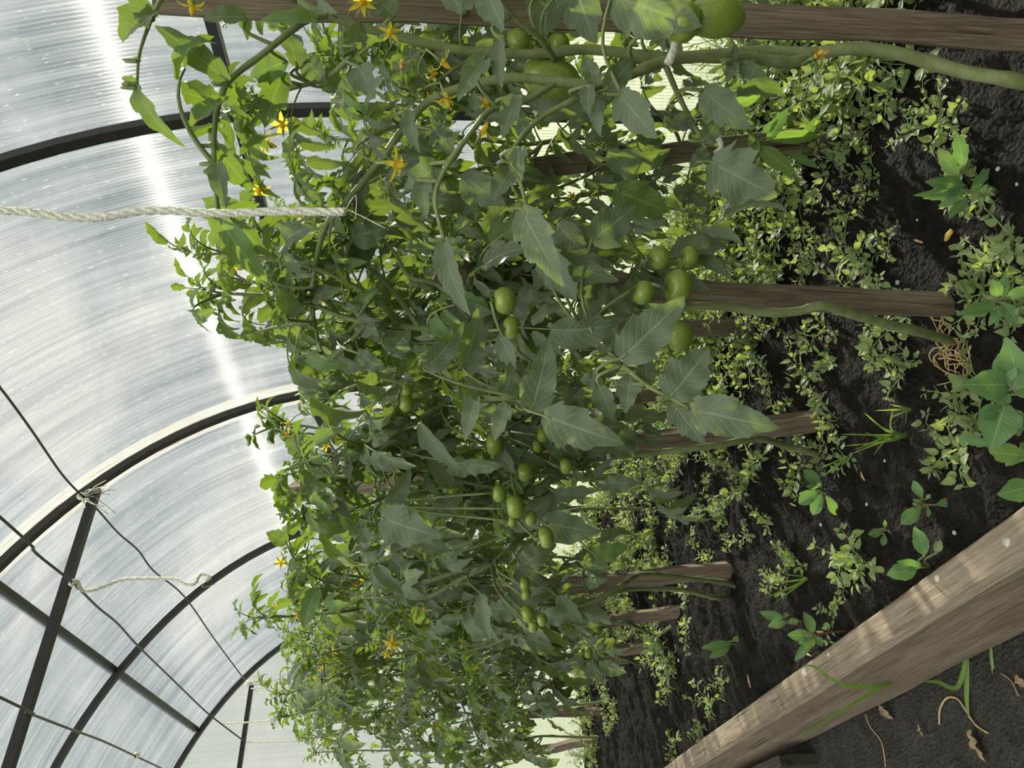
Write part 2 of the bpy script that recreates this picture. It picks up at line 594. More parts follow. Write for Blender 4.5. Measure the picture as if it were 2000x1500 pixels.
# two sheets that meet over the second hoop
sheet('wall_right', HP[:iw + 4], -1.08, 3.889, M['poly'])
sheet('ceiling', HP[iw + 3:il - 2], -1.08, 3.889, M['poly'])
sheet('wall_left', HP[il - 3:], -1.08, 3.889, M['poly'])


def end_wall(name, y):
    mb = MB().use(M['poly_end'])
    pr = HP
    n = len(pr)
    half = n // 2
    for x, z in pr:
        mb.v.append((x, y, z))
    for i in range(half):
        j = n - 1 - i
        q = [i, i + 1, j - 1, j]
        if i + 1 == j - 1:
            q = [i, i + 1, j]
        mb.face(q, [(pr[a][0], pr[a][1]) for a in q])
    o = mb.build(name, smooth=False)
    o['kind'] = 'structure'
    return o


end_wall('wall_end', 3.9)
end_wall('wall_front', -1.09)

# overlap strip of the two roof sheets, over the second hoop
pr = [(x, z) for x, z in hoop(-0.004)[iw + 4:len(HP) // 2 + 1]]
for a, b, nm in ((1.865, 1.975, 'trim_1'),):
    sheet(nm, [(x - 0.007 * (1 if x > 0 else -1), z - 0.007) for x, z in pr], a, b, M['seam'])


def grid_ground(name, x0, x1, y0, y1, z, step, mat, amp, seed, kind='structure', mound=None):
    nx, ny = max(2, int((x1 - x0) / step)), max(2, int((y1 - y0) / step))
    mb = MB().use(mat)
    for j in range(ny + 1):
        for i in range(nx + 1):
            x, y = x0 + (x1 - x0) * i / nx, y0 + (y1 - y0) * j / ny
            mb.v.append((x, y, ground_z(x, y, z, amp, seed)))
    for j in range(ny):
        for i in range(nx):
            a = j * (nx + 1) + i
            mb.face([a, a + 1, a + nx + 2, a + nx + 1])
    o = mb.build(name)
    o['kind'] = kind
    return o


def ground_z(x, y, z=SOIL, amp=1.0, seed=0):
    h = 0.016 * noise.noise(V((x * 6, y * 6, seed))) + 0.010 * noise.noise(V((x * 19, y * 19, seed + 3))) + 0.006 * noise.noise(V((x * 55, y * 55, seed + 7)))
    c = noise.noise(V((x * 80, y * 80, seed + 11)))
    h += 0.009 * max(0.0, c) + 0.0035 * noise.noise(V((x * 150, y * 150, seed + 17)))
    return z + amp * h


def soil_at(x, y):
    return ground_z(x, y)


grid_ground('floor', 0.305, 1.425, -0.2, 3.9, SOIL, 0.0075, M['soil'], 1.0, 0)
grid_ground('floor_path', -0.62, 0.30, -0.4, 3.9, PATH, 0.016, M['path'], 0.45, 5)
grid_ground('floor_bed_opposite', -1.42, -0.60, -1.05, 3.9, SOIL, 0.06, M['soil'], 1.0, 9)
mb = MB().use(M['lawn'])
for x, y in ((-14, -14), (16, -14), (16, 18), (-14, 18)):
    mb.v.append((x, y, PATH - 0.06))
mb.face([0, 1, 2, 3])
mb.build('ground_outside')['kind'] = 'structure'


# ------------------------------------------------------------------ greenhouse frame
def bar(name, a, b, w, h, label, cat, up=V((0, 0, 1)), mat=None):
    a, b = V(a), V(b)
    t = (b - a).normalized()
    s = t.cross(up).normalized()
    u = s.cross(t)
    mb = MB().use(mat or M['steel'])
    mb.box_path([[p + s * w / 2 * i + u * h / 2 * j for i, j in ((-1, -1), (1, -1), (1, 1), (-1, 1))] for p in (a, b)])
    o = mb.build(name, smooth=False, loc=a)
    return tag(o, label, cat)


def hoop_bar(y, label):
    prof = hoop(0.013)
    mb = MB().use(M['steel'])
    secs = []
    for i, (x, z) in enumerate(prof):
        nn = tangent_n(prof, i)
        p = V((x, y, z))
        w, h = 0.011, 0.011
        secs.append([p + nn * h * b + V((0, w * a, 0)) for a, b in ((-1, -1), (1, -1), (1, 1), (-1, 1))])
    mb.box_path(secs)
    o = mb.build('steel_arch', smooth=False, loc=(0, y, 0))
    return tag(o, label, 'arch')


hoop_labels = {1: 'black steel greenhouse arch just outside the frame beside the camera', 2: 'black steel arch nearest the camera, crossing the sunlit roof streak', 3: 'black steel arch with the stained sheet joint and the tie bar', 4: 'black steel arch between the tie bar arch and the end wall',
               5: 'black steel arch framing the pale end wall of the greenhouse'}
for i in (2, 3, 4, 5):
    hoop_bar(ARCH_Y[i], hoop_labels[i])
bar('steel_purlin', (0.800, -1.08, 1.238), (0.800, 3.88, 1.238), 0.02, 0.02, 'black steel purlin running high along the roof', 'purlin')
bar('steel_purlin', (1.352, -1.08, 0.432), (1.352, 3.88, 0.432), 0.02, 0.02, 'black steel purlin along the wall behind the tomato tops', 'purlin')

bar('tie_bar', (-0.98, 1.919, 1.0158), (1.05, 1.919, 1.0158), 0.022, 0.022, 'black steel tie bar carrying the knotted wires', 'bar')
bar('end_wall_bar', (-0.98, 3.875, 1.0065), (0.99, 3.875, 1.0065), 0.02, 0.02, 'black horizontal bar across the pale end wall', 'bar')

# ------------------------------------------------------------------ timber edging
mb = MB().use(M['board'])
random.seed(3)
n = 60
xs0, xs1, zt, zb = 0.269, 0.318, -0.603, -0.775
for i in range(n + 1):
    y = 0.15 + (3.88 - 0.15) * i / n
    w = [0.0025 * noise.noise(V((y * 5, k * 3.1, 1))) for k in range(6)]
    sec = [(xs0 + w[0], zb), (xs1 + w[1], zb), (xs1 + w[2], zt - 0.004), (xs1 - 0.004 + w[2], zt + w[3] * 0.4), (xs0 + 0.007 + w[4], zt + w[5] * 0.4), (xs0 + w[4], zt - 0.009)]
    for x, z in sec:
        mb.v.append((x, y, z))
for i in range(n):
    for j in range(6):
        a = i * 6
        mb.face([a + j, a + 6 + j, a + 6 + (j + 1) % 6, a + (j + 1) % 6])
mb.face([5, 4, 3, 2, 1, 0][::-1])
mb.face([n * 6 + j for j in range(6)][::-1])
edging = empty('timber_edging', (0.293, 0.15, zb))
tag(edging, 'long weathered grey timber board edging the soil bed along the path', 'board')
o = mb.build('board', smooth=False, loc=(0, 0, 0))
o.parent = edging
o.matrix_parent_inverse = Matrix.Translation(-edging.location)
for px, py, r in ((1570, 1312, 0.0085), (1965, 1059, 0.0055), (1830, 1130, 0.005), (1617, 1278, 0.004)):
    p = onZ(px, py, zt + 0.0006)
    q = MB().use(M['pebble'])
    k = 14
    ring = [(p.x + r * (0.8 + 0.3 * random.random()) * math.cos(a), p.y + 1.3 * r * (0.8 + 0.3 * random.random()) * math.sin(a)) for a in [2 * math.pi * j / k for j in range(k)]]
    for x, y in ring:
        q.v.append((x, y, zt - 0.002))
    for x, y in ring:
        q.v.append((p.x + (x - p.x) * 0.8, p.y + (y - p.y) * 0.8, zt + 0.0008))
    for j in range(k):
        q.face([j, (j + 1) % k, k + (j + 1) % k, k + j])
    q.face([k + j for j in range(k)])
    w = q.build('white_spatter')
    w.parent = edging
    w.matrix_parent_inverse = Matrix.Translation(-edging.location)

# a short sunken board end beside the edging, far down the path
bar('board_offcut', (0.232, 1.70, PATH + 0.03), (0.24, 2.30, PATH + 0.03), 0.022, 0.11, 'dark board lying against the outer foot of the timber edging', 'board', up=V((0, 0, 1)), mat=M['dark_board'])


# ------------------------------------------------------------------ stakes
def stake(base, top, w, d, label, parent_thing=None, bottom=-0.05):
    a, b = V(base), V(top)
    t = (b - a).normalized()
    a = a + t * bottom
    mb = MB().use(M['stake'])
    L = (b - a).length
    rng = random.Random(int(a.x * 1000 + a.y * 777))
    secs = []
    for i in range(9):
        z = L * i / 8
        ww, dd = w * (1 + 0.05 * rng.uniform(-1, 1)), d * (1 + 0.05 * rng.uniform(-1, 1))
        c = V((0.003 * rng.uniform(-1, 1), 0.003 * rng.uniform(-1, 1), z))
        j = [0, 0, 0, 0] if i < 8 else [rng.uniform(-0.004, 0.004) for _ in range(4)]
        secs.append([c + V((ww / 2 * s, dd / 2 * u, j[q])) for q, (s, u) in enumerate(((-1, -1), (1, -1), (1, 1), (-1, 1)))])
    mb.box_path(secs)
    o = mb.build('wooden_stake', smooth=False)
    z = t
    x = (V((RT.x, RT.y, 0)).normalized())
    x = (x - z * x.dot(z)).normalized()
    y = z.cross(x)
    rot = Matrix((x, y, z)).transposed().to_4x4()
    rot = rot @ Matrix.Rotation(rng.uniform(-0.45, 0.1), 4, 'Z')
    o.matrix_world = Matrix.Translation(a) @ rot
    tag(o, label, 'stake', 'wooden stakes holding the tomato plants')
    return o


def stake_px(bx, by, tx, ty, X, w, d, label, tX=None):
    b = onX(bx, by, X)
    t = onX(tx, ty, X if tX is None else tX)
    # carry the foot down into the soil
    dirv = (b - t).normalized()
    k = (SOIL - b.z) / dirv.z if dirv.z < 0 else 0
    b = b + dirv * max(0.0, k)
    return stake(b, t, w, d, label)


stake_px(2000, 68, 303, -8, 0.70, 0.029, 0.022, 'broad brown stake nearest the camera, behind the pointed green tomato')
stake_px(1855, 600, 850, 540, 0.585, 0.028, 0.022, 'brown stake beside the five big round tomatoes, with a white tie')
stake_px(1575, 822, 570, 960, 0.665, 0.032, 0.026, 'tall grey stake leaning behind the spotted leaves, bare top by the roof')
stake_px(1430, 1112, 865, 1168, 0.61, 0.034, 0.026, 'grey brown stake beside the forked pale stem')
stake_px(1340, 1192, 1000, 1238, 0.66, 0.030, 0.024, 'reddish stake next behind the forked pale stem')
stake_px(1285, 1257, 1040, 1300, 0.66, 0.030, 0.024, 'dark stake third from the end wall in the path side row')
stake_px(1180, 1325, 960, 1345, 0.78, 0.030, 0.024, 'dark stake against the bright wall strip, second from the end')
stake_px(1165, 1388, 980, 1397, 0.68, 0.030, 0.024, 'dark stake in the far gap with bright sheet behind')
stake_px(1150, 1448, 930, 1487, 0.60, 0.034, 0.024, 'dark leaning stake farthest along the path side row')
stake_px(1632, 262, 1040, 328, 1.00, 0.034, 0.026, 'brown stake in the sunlit weeds by the wall')
stake_px(1290, 640, 690, 640, 0.96, 0.034, 0.026, 'dark stake with square top showing among the wall side leaves')
stake_px(1265, 772, 900, 800, 0.98, 0.030, 0.024, 'brown stake glimpsed behind the toothed hanging leaf')
stake_px(1150, 1130, 632, 1205, 0.92, 0.036, 0.026, 'sawn stake with pale top in the far wall side foliage')


# ------------------------------------------------------------------ wires and twine
def line_thing(name, pts, r, mat, label, cat, n=6, group=None, sub=5, wob=0.0, seed=1):
    P = smooth_path(pts, sub)
    rng = random.Random(seed)
    if wob:
        P = [p + V((rng.uniform(-wob, wob), rng.uniform(-wob, wob), rng.uniform(-wob, wob))) for p in P]
    mb = MB().use(mat)
    mb.tube(P, r, n)
    return tag(mb.build(name, loc=P[0]), label, cat, group)


def wire_line(pxs, X, Zmid=None):
    return [onX(x, y, X) for x, y in pxs]


# each wire passes under the tie bar (Y 1.919) and runs on to the end wall
k1 = onY(160, 968, 1.919 - 0.03)
k2 = onY(142, 1138, 1.919 - 0.02)
k3 = onY(50, 1390, 1.919 - 0.02)
w1 = [V((k1.x + 0.01, 0.2, k1.z + 0.01)), onX(-60, 690, k1.x + 0.005), onX(0, 757, k1.x), onX(60, 838, k1.x), onX(120, 925, k1.x), k1]
w1 += [onY(x, y, yy) for x, y, yy in ((190, 995, 1.98), (230, 1040, 2.15), (270, 1075, 2.30), (300, 1115, 2.48), (360, 1165, 2.78), (420, 1250, 3.3), (478, 1328, 3.86))]
w2 = [V((k2.x, 0.2, k2.z + 0.02)), onX(0, 1010, k2.x), onX(70, 1080, k2.x), k2]
w2 += [onY(x, y, yy) for x, y, yy in ((190, 1185, 2.15), (230, 1218, 2.36), (270, 1262, 2.66), (340, 1330, 3.15), (400, 1388, 3.55), (440, 1420, 3.72), (480, 1450, 3.87))]
w3 = [V((k3.x, 0.2, k3.z + 0.02)), onX(0, 1362, k3.x), k3] + [onY(x, y, yy) for x, y, yy in ((80, 1402, 2.03), (140, 1425, 2.25), (200, 1447, 2.55), (265, 1477, 2.95), (320, 1503, 3.4), (360, 1525, 3.86))]
line_thing('support_wire', w1, 0.0032, M['wire'], 'dark support wire knotted with frayed twine at the tie bar', 'wire')
line_thing('support_wire', w2, 0.0036, M['wire'], 'dark support wire with the curly white twine hanging from it', 'wire')
line_thing('support_wire', w3, 0.0034, M['wire'], 'dark support wire over the path, farthest from the tomatoes', 'wire')


def twist(name, pts, r, label, cat='twine', group=None, frays=0, seed=0):
    rng = random.Random(seed)
    P = smooth_path(pts, 12)
    mb = MB().use(M['twine'])
    # two laid strands round the centre line
    for s in (0, 2.1, 4.2):
        Q = []
        for i, p in enumerate(P):
            t = (P[min(i + 1, len(P) - 1)] - P[max(i - 1, 0)]).normalized()
            a = t.orthogonal().normalized()
            b = t.cross(a)
            an = s + i * 0.42
            Q.append(p + (a * math.cos(an) + b * math.sin(an)) * r * 0.55)
        mb.tube(Q, r * 0.68, 5)
    for k in range(frays):
        p = P[-1] if k % 2 else P[0]
        mb.tube(smooth_path([p, p + V((rng.uniform(-1, 1), rng.uniform(-1, 1), rng.uniform(-1, 0.2))) * r * 5, p + V((rng.uniform(-1, 1), rng.uniform(-1, 1), rng.uniform(-1.5, 0))) * r * 10], 3), r * 0.16, 3)
    return tag(mb.build(name, loc=P[0]), label, cat, group)


TW = 0.56
twist('hanging_twine', [pt(x, y, TW) for x, y in ((-330, 409), (-180, 412), (-60, 406), (0, 411), (60, 415), (130, 424), (200, 424), (265, 413), (330, 411), (400, 416), (470, 416), (560, 413), (640, 414), (673, 413))], 0.0029,
      'long white twine hanging straight down to the nearest tomato tops', frays=4, seed=4)
twist('hanging_twine', [k2 + V((0.005, 0.0, -0.01))] + [onY(x, y, 1.95) for x, y in ((160, 1152), (180, 1153), (210, 1142), (240, 1132), (290, 1130), (340, 1131), (362, 1140), (380, 1140), (388, 1126), (396, 1121), (410, 1128), (402, 1134))], 0.0042,
      'short curly white twine dangling from the wire at the tie bar', frays=3, seed=5)
for pxs, yy, lab, s in ((((487, 1333), (520, 1330), (560, 1328), (600, 1324), (640, 1322)), 3.86, 'thin white twine at the end wall, first from the roof knot', 6),
                        (((490, 1345), (530, 1343), (570, 1341), (610, 1338)), 3.80, 'thin white twine at the end wall, below the roof knot', 7),
                        (((437, 1413), (470, 1412), (520, 1408), (580, 1405), (640, 1402)), 3.70, 'thin white twine hanging from the wire before the end bar', 8),
                        (((482, 1450), (510, 1450), (545, 1449), (575, 1448), (640, 1446)), 3.86, 'thin white twine hanging from the end wall bar', 9)):
    twist('hanging_twine', [onY(x, y, yy) for x, y in pxs], 0.003, lab, seed=s)


def knot(c, r, label, nloose, length, seed, down=V((0, 0, -1))):
    rng = random.Random(seed)
    mb = MB().use(M['twine'])
    for k in range(5):
        a0 = rng.uniform(0, 6)
        ax = V((rng.uniform(-1, 1), rng.uniform(-1, 1), rng.uniform(-1, 1))).normalized()
        u = ax.orthogonal().normalized()
        w = ax.cross(u)
        mb.tube([c + (u * math.cos(a0 + j * 0.8) + w * math.sin(a0 + j * 0.8)) * r * (0.8 + 0.05 * k) for j in range(9)], r * 0.28, 5)
    for k in range(nloose):
        p = c + V((rng.uniform(-1, 1), rng.uniform(-1, 1), rng.uniform(-1, 1))) * r * 0.6
        d = (down + V((rng.uniform(-0.9, 0.9), rng.uniform(-0.9, 0.9), rng.uniform(-0.5, 0.7)))).normalized()
        l = length * rng.uniform(0.4, 1.0)
        mb.tube(smooth_path([p, p + d * l * 0.5 + V((rng.uniform(-1, 1), rng.uniform(-1, 1), 0)) * l * 0.15, p + d * l + V((rng.uniform(-1, 1), rng.uniform(-1, 1), -0.6)) * l * 0.25], 3), r * 0.13, 4)
    return tag(mb.build('twine_knot', loc=c), label, 'knot')


knot(onY(160, 970, 1.905), 0.011, 'frayed twine knot with loose ends where wire meets tie bar', 16, 0.085, 11)
knot(k2, 0.009, 'dark small knot of twine where the curly string starts', 3, 0.02, 12)
knot(onY(265, 1476, 2.95), 0.010, 'little white knot on the wire over the path', 5, 0.03, 13)
knot(onY(485, 1334, 3.86), 0.014, 'white twine knot on the far arch above the end wall bar', 9, 0.09, 14)


# ------------------------------------------------------------------ tomato leaves
def leaflet(mb, o, a, n, L, W, rng, nst=10, droop=0.5, fold=0.35, lobe=0.3, wave=0.12, stalk=0.0, curl=0.0, side_bend=0.0, peak=0.72):
    """one toothed leaf blade starting at o, heading along a, face normal n"""
    a = V(a).normalized()
    n = V(n)
    n = (n - a * n.dot(a)).normalized()
    s = a.cross(n)
    base = len(mb.v)
    p = V(o) + a * stalk
    step = L / nst
    ph = rng.uniform(0, 6)
    lat = (-1.0, -0.52, 0.0, 0.52, 1.0)
    nl = rng.uniform(2.6, 3.6) if nst > 7 else 2.0
    bend = droop / nst
    for i in range(nst + 1):
        t = i / nst
        w = W * 0.5 * (math.sin(math.pi * min(1.0, (0.03 + t * 0.97)) ** peak) ** 0.85) * (1.12 - 0.28 * t)
        if i == nst:
            w = 0.0
        fo = fold * (1 - 0.4 * t) + 0.12 * math.sin(ph + t * 5)
        for k, q in enumerate(lat):
            edge = 1.0
            if abs(q) > 0.9 and 0 < i < nst:
                # a few broad forward-pointing lobes with small teeth on them
                saw = (t * nl + (0.0 if q > 0 else 0.5) + 0.13 * math.sin(ph + 7 * t)) % 1.0
                edge = 1.0 + lobe * (1.15 * saw - 0.75) * (1.15 - 0.75 * t) + (lobe * 0.16 if (i + (q > 0)) % 2 else 0.0)
            ww = w * abs(q) * edge
            sg = 1 if q > 0 else -1
            up = abs(q) * w * math.sin(fo) - curl * (q * q) * w + wave * w * abs(q) * math.sin(ph + t * 17 + (1.3 if q > 0 else 0))
            back = -a * (0.12 * abs(q) * w) if q else V((0, 0, 0))
            if abs(q) > 0.9 and edge > 1.0 and 0 < i < nst:
                back = a * (0.10 * L / nst * 6 * 0.25)
            mb.v.append(tuple(p + s * (sg * ww * math.cos(fo) if q else 0.0) + n * up + back))
        if i < nst:
            p = p + a * step
            rot = Matrix.Rotation(-bend * (0.5 + t), 3, s)
            a = (rot @ a).normalized()
            if side_bend:
                a = (Matrix.Rotation(side_bend / nst, 3, n) @ a).normalized()
            n = (rot @ n)
            n = (n - a * n.dot(a)).normalized()
            s = a.cross(n)
    for i in range(nst):
        for k in range(4):
            q = [base + i * 5 + k, base + i * 5 + k + 1, base + (i + 1) * 5 + k + 1, base + (i + 1) * 5 + k]
            u0, u1 = 0.5 + 0.5 * lat[k], 0.5 + 0.5 * lat[k + 1]
            mb.face(q, [(u0, i / nst), (u1, i / nst), (u1, (i + 1) / nst), (u0, (i + 1) / nst)])


def compound(rng, size=0.17, pairs=3, droop=1.2, mat='leaf', nst=11, curlf=1.0):
    """tomato leaf in its own frame: base at the origin, heading along +X, already hanging under its weight (-Z)"""
    mb = MB()
    mb.use(M['stem'])
    e = rng.uniform(0.25, 0.75)
    pts, tans = [V((0, 0, 0))], []
    k = 9
    yaw = 0.0
    ybend = rng.uniform(-0.6, 0.6)
    for i in range(k):
        el = e - droop * (i / k) ** 1.2
        yaw = ybend * i / k
        d = V((math.cos(el) * math.cos(yaw), math.cos(el) * math.sin(yaw), math.sin(el)))
        tans.append(d)
        pts.append(pts[-1] + d * size / k)
    tans.append(tans[-1])
    mb.tube(pts, [0.0021 - 0.0013 * i / k for i in range(k + 1)], 5, cap=False)
    mb.use(M[mat])
    for j in range(pairs):
        t = 0.36 + 0.46 * j / max(1, pairs - 1)
        i = int(t * k)
        p, d = pts[i], tans[i]
        side = V((0, 0, 1)).cross(d).normalized()
        up = d.cross(side)
        big = size * (0.40 + 0.06 * math.sin(j * 1.7)) * rng.uniform(0.8, 1.15)
        for sg in (-1, 1):
            ax = d * rng.uniform(0.35, 0.7) + side * sg + V((0, 0, -1)) * rng.uniform(0.15, 0.9)
            nn = up + side * sg * rng.uniform(0.0, 0.6) + V((rng.uniform(-.4, .4), rng.uniform(-.4, .4), 0))
            leaflet(mb, p, ax, nn, big * rng.uniform(0.85, 1.1), big * rng.uniform(0.36, 0.54), rng, nst, droop=rng.uniform(0.5, 2.2), fold=rng.uniform(0.15, 1.0) * curlf,
                    lobe=rng.uniform(0.25, 0.5), wave=rng.uniform(0.10, 0.30), stalk=big * 0.12, curl=rng.uniform(-0.2, 0.35))
        if j < pairs - 1:
            i2 = min(k, i + 1)
            for sg in (-1, 1):
                if rng.random() < 0.75:
                    leaflet(mb, pts[i2], tans[i2] * 0.3 + side * sg - V((0, 0, 0.3)), up, size * 0.13, size * 0.085, rng, 4, droop=0.4, fold=0.3, lobe=0.2)
    d = tans[-1]
    side = V((0, 0, 1)).cross(d).normalized()
    big = size * rng.uniform(0.44, 0.58)
    leaflet(mb, pts[-1], d, d.cross(side) + side * rng.uniform(-.5, .5), big, big * rng.uniform(0.45, 0.62), rng, nst + 2, droop=rng.uniform(0.5, 1.6), fold=rng.uniform(0.15, 0.8) * curlf, lobe=0.5, wave=0.2)
    return mb


def template(mb, name):
    o = mb.build(name)
    me = o.data
    bpy.data.objects.remove(o)
    return me


LEAF_T = []
for k in range(22):
    r = random.Random(100 + k)
    LEAF_T.append(template(compound(r, r.uniform(0.13, 0.20), r.choice((2, 3, 3, 3)), r.uniform(0.9, 1.9), 'leaf_spot' if k % 7 == 3 else 'leaf'), 'leaf'))
YOUNG_T = []
for k in range(8):
    r = random.Random(300 + k)
    YOUNG_T.append(template(compound(r, r.uniform(0.06, 0.10), r.choice((2, 2, 3)), r.uniform(0.5, 1.6), 'leaf_young', 7, 1.3), 'leaf'))


# ------------------------------------------------------------------ flowers and fruit
def flower_mesh(seed, withered=False):
    rng = random.Random(seed)
    mb = MB()
    R = 0.0125
    mb.use(M['weed_stem'])
    mb.tube([V((0, 0, -0.016)), V((0.001, 0, -0.007)), V((0, 0, 0))], [0.0009, 0.0011, 0.0022], 5)
    nn = 5 + (seed % 2)
    for k in range(nn):       # green sepals
        a = 2 * math.pi * (k + 0.5) / nn
        d = V((math.cos(a), math.sin(a), 0.1))
        leaflet(mb, d * 0.001, d, V((0, 0, 1)), R * 1.05, R * 0.20, rng, 3, droop=0.6, fold=0.2, lobe=0)
    mb.use(M['withered' if withered else 'petal'])
    for k in range(nn):
        a = 2 * math.pi * k / nn + rng.uniform(-.15, .15)
        d = V((math.cos(a), math.sin(a), 0.35 if not withered else 1.4))
        leaflet(mb, V((0, 0, 0.001)), d, V((-math.cos(a) * 0.3, -math.sin(a) * 0.3, 1)), R * rng.uniform(1.0, 1.3), R * 0.36, rng, 5, droop=rng.uniform(0.9, 2.6), fold=0.25, lobe=0, wave=0.15)
    mb.tube([V((0, 0, 0)), V((0, 0, 0.003)), V((0.0005, 0, 0.008)), V((0.001, 0, 0.0115))], [0.0016, 0.0028, 0.0022, 0.0007], 7)
    return template(mb, 'flower')


FLOWER_T = [flower_mesh(k, k == 5) for k in range(6)]


def tomato_mesh(seed, kind='round'):
    """unit diameter fruit hanging below the origin (stem at the top)"""
    rng = random.Random(seed)
    mb = MB().use(M['fruit'])
    nu, nv = 28, 18
    ribs = rng.choice((4, 5, 6))
    ra = {'round': 0.022, 'ribbed': 0.07, 'plum': 0.01}[kind]
    hgt = {'round': 0.43, 'ribbed': 0.39, 'plum': 0.72}[kind]
    ph = rng.uniform(0, 6)
    for j in range(nv + 1):
        th = math.pi * j / nv
        for i in range(nu):
            an = 2 * math.pi * i / nu
            r = 0.5 * math.sin(th) ** 0.92
            z = hgt * math.cos(th)
            top = max(0.0, math.cos(th))
            rr = r * (1 + ra * math.cos(ribs * an + ph) * (0.35 + top))
            z -= 0.16 * hgt * max(0.0, top - 0.72) / 0.28 * (1.0 if kind != 'plum' else 0.3)
            if kind == 'plum':
                rr *= 1 - 0.10 * (1 - top) * (j / nv)
                if j >= nv - 2:
                    z -= 0.05 * (j - nv + 2)
            mb.v.append((rr * math.cos(an), rr * math.sin(an), z - hgt * 0.85))
    for j in range(nv):
        for i in range(nu):
            mb.face([j * nu + i, (j + 1) * nu + i, (j + 1) * nu + (i + 1) % nu, j * nu + (i + 1) % nu])
    return template(mb, 'tomato')


TOM_T = {'round': [tomato_mesh(s, 'round') for s in (1, 2, 3)], 'ribbed': [tomato_mesh(s, 'ribbed') for s in (4, 5)], 'plum': [tomato_mesh(6, 'plum')]}


def calyx_mesh():
    rng = random.Random(8)
    mb = MB().use(M['stem'])
    mb.tube([V((0, 0, -0.02)), V((0, 0, 0.05)), V((0.03, 0.02, 0.16))], [0.05, 0.035, 0.035], 6)
    mb.use(M['leaf'])
    for k in range(5):
        a = 2 * math.pi * k / 5 + rng.uniform(-.2, .2)
        d = V((math.cos(a), math.sin(a), 0.25))
        leaflet(mb, V((0, 0, 0.0)), d, V((0, 0, 1)), 0.42, 0.10, rng, 5, droop=rng.uniform(-0.8, 0.9), fold=0.3, lobe=0)
    return template(mb, 'calyx')


CALYX_T = calyx_mesh()


def inst(name, me, parent=None, mat=None):
    o = bpy.data.objects.new(name, me)
    COL.objects.link(o)
    if parent is not None:
        o.parent = parent
    return o


def joined(name, items, parent=None):
    """many small leaves as one mesh (what nobody could count)"""
    vs, fs, uvs, mis, mats = [], [], [], [], []
    off = 0
    for me, mt in items:
        k = len(me.vertices)
        co = np.empty(k * 3, np.float32)
        me.vertices.foreach_get('co', co)
        mm = np.array(mt)
        vs.append(co.reshape(-1, 3) @ mm[:3, :3].T + mm[:3, 3])
        remap = []
        for m in me.materials:
            if m not in mats:
                mats.append(m)
            remap.append(mats.index(m))
        for p in me.polygons:
            fs.append([i + off for i in p.vertices])
            mis.append(remap[p.material_index])
        uv = np.empty(len(me.loops) * 2, np.float32)
        me.uv_layers[0].data.foreach_get('uv', uv)
        uvs.append(uv)
        off += k
    nm = bpy.data.meshes.new(name)
    nm.from_pydata(np.concatenate(vs).tolist(), [], fs)
    nm.uv_layers.new(name='UVMap').data.foreach_set('uv', np.concatenate(uvs))
    for m in mats:
        nm.materials.append(m)
    nm.polygons.foreach_set('material_index', mis)
    nm.polygons.foreach_set('use_smooth', [True] * len(fs))
    o = bpy.data.objects.new(name, nm)
    COL.objects.link(o)
    if parent is not None:
        o.parent = parent
    return o


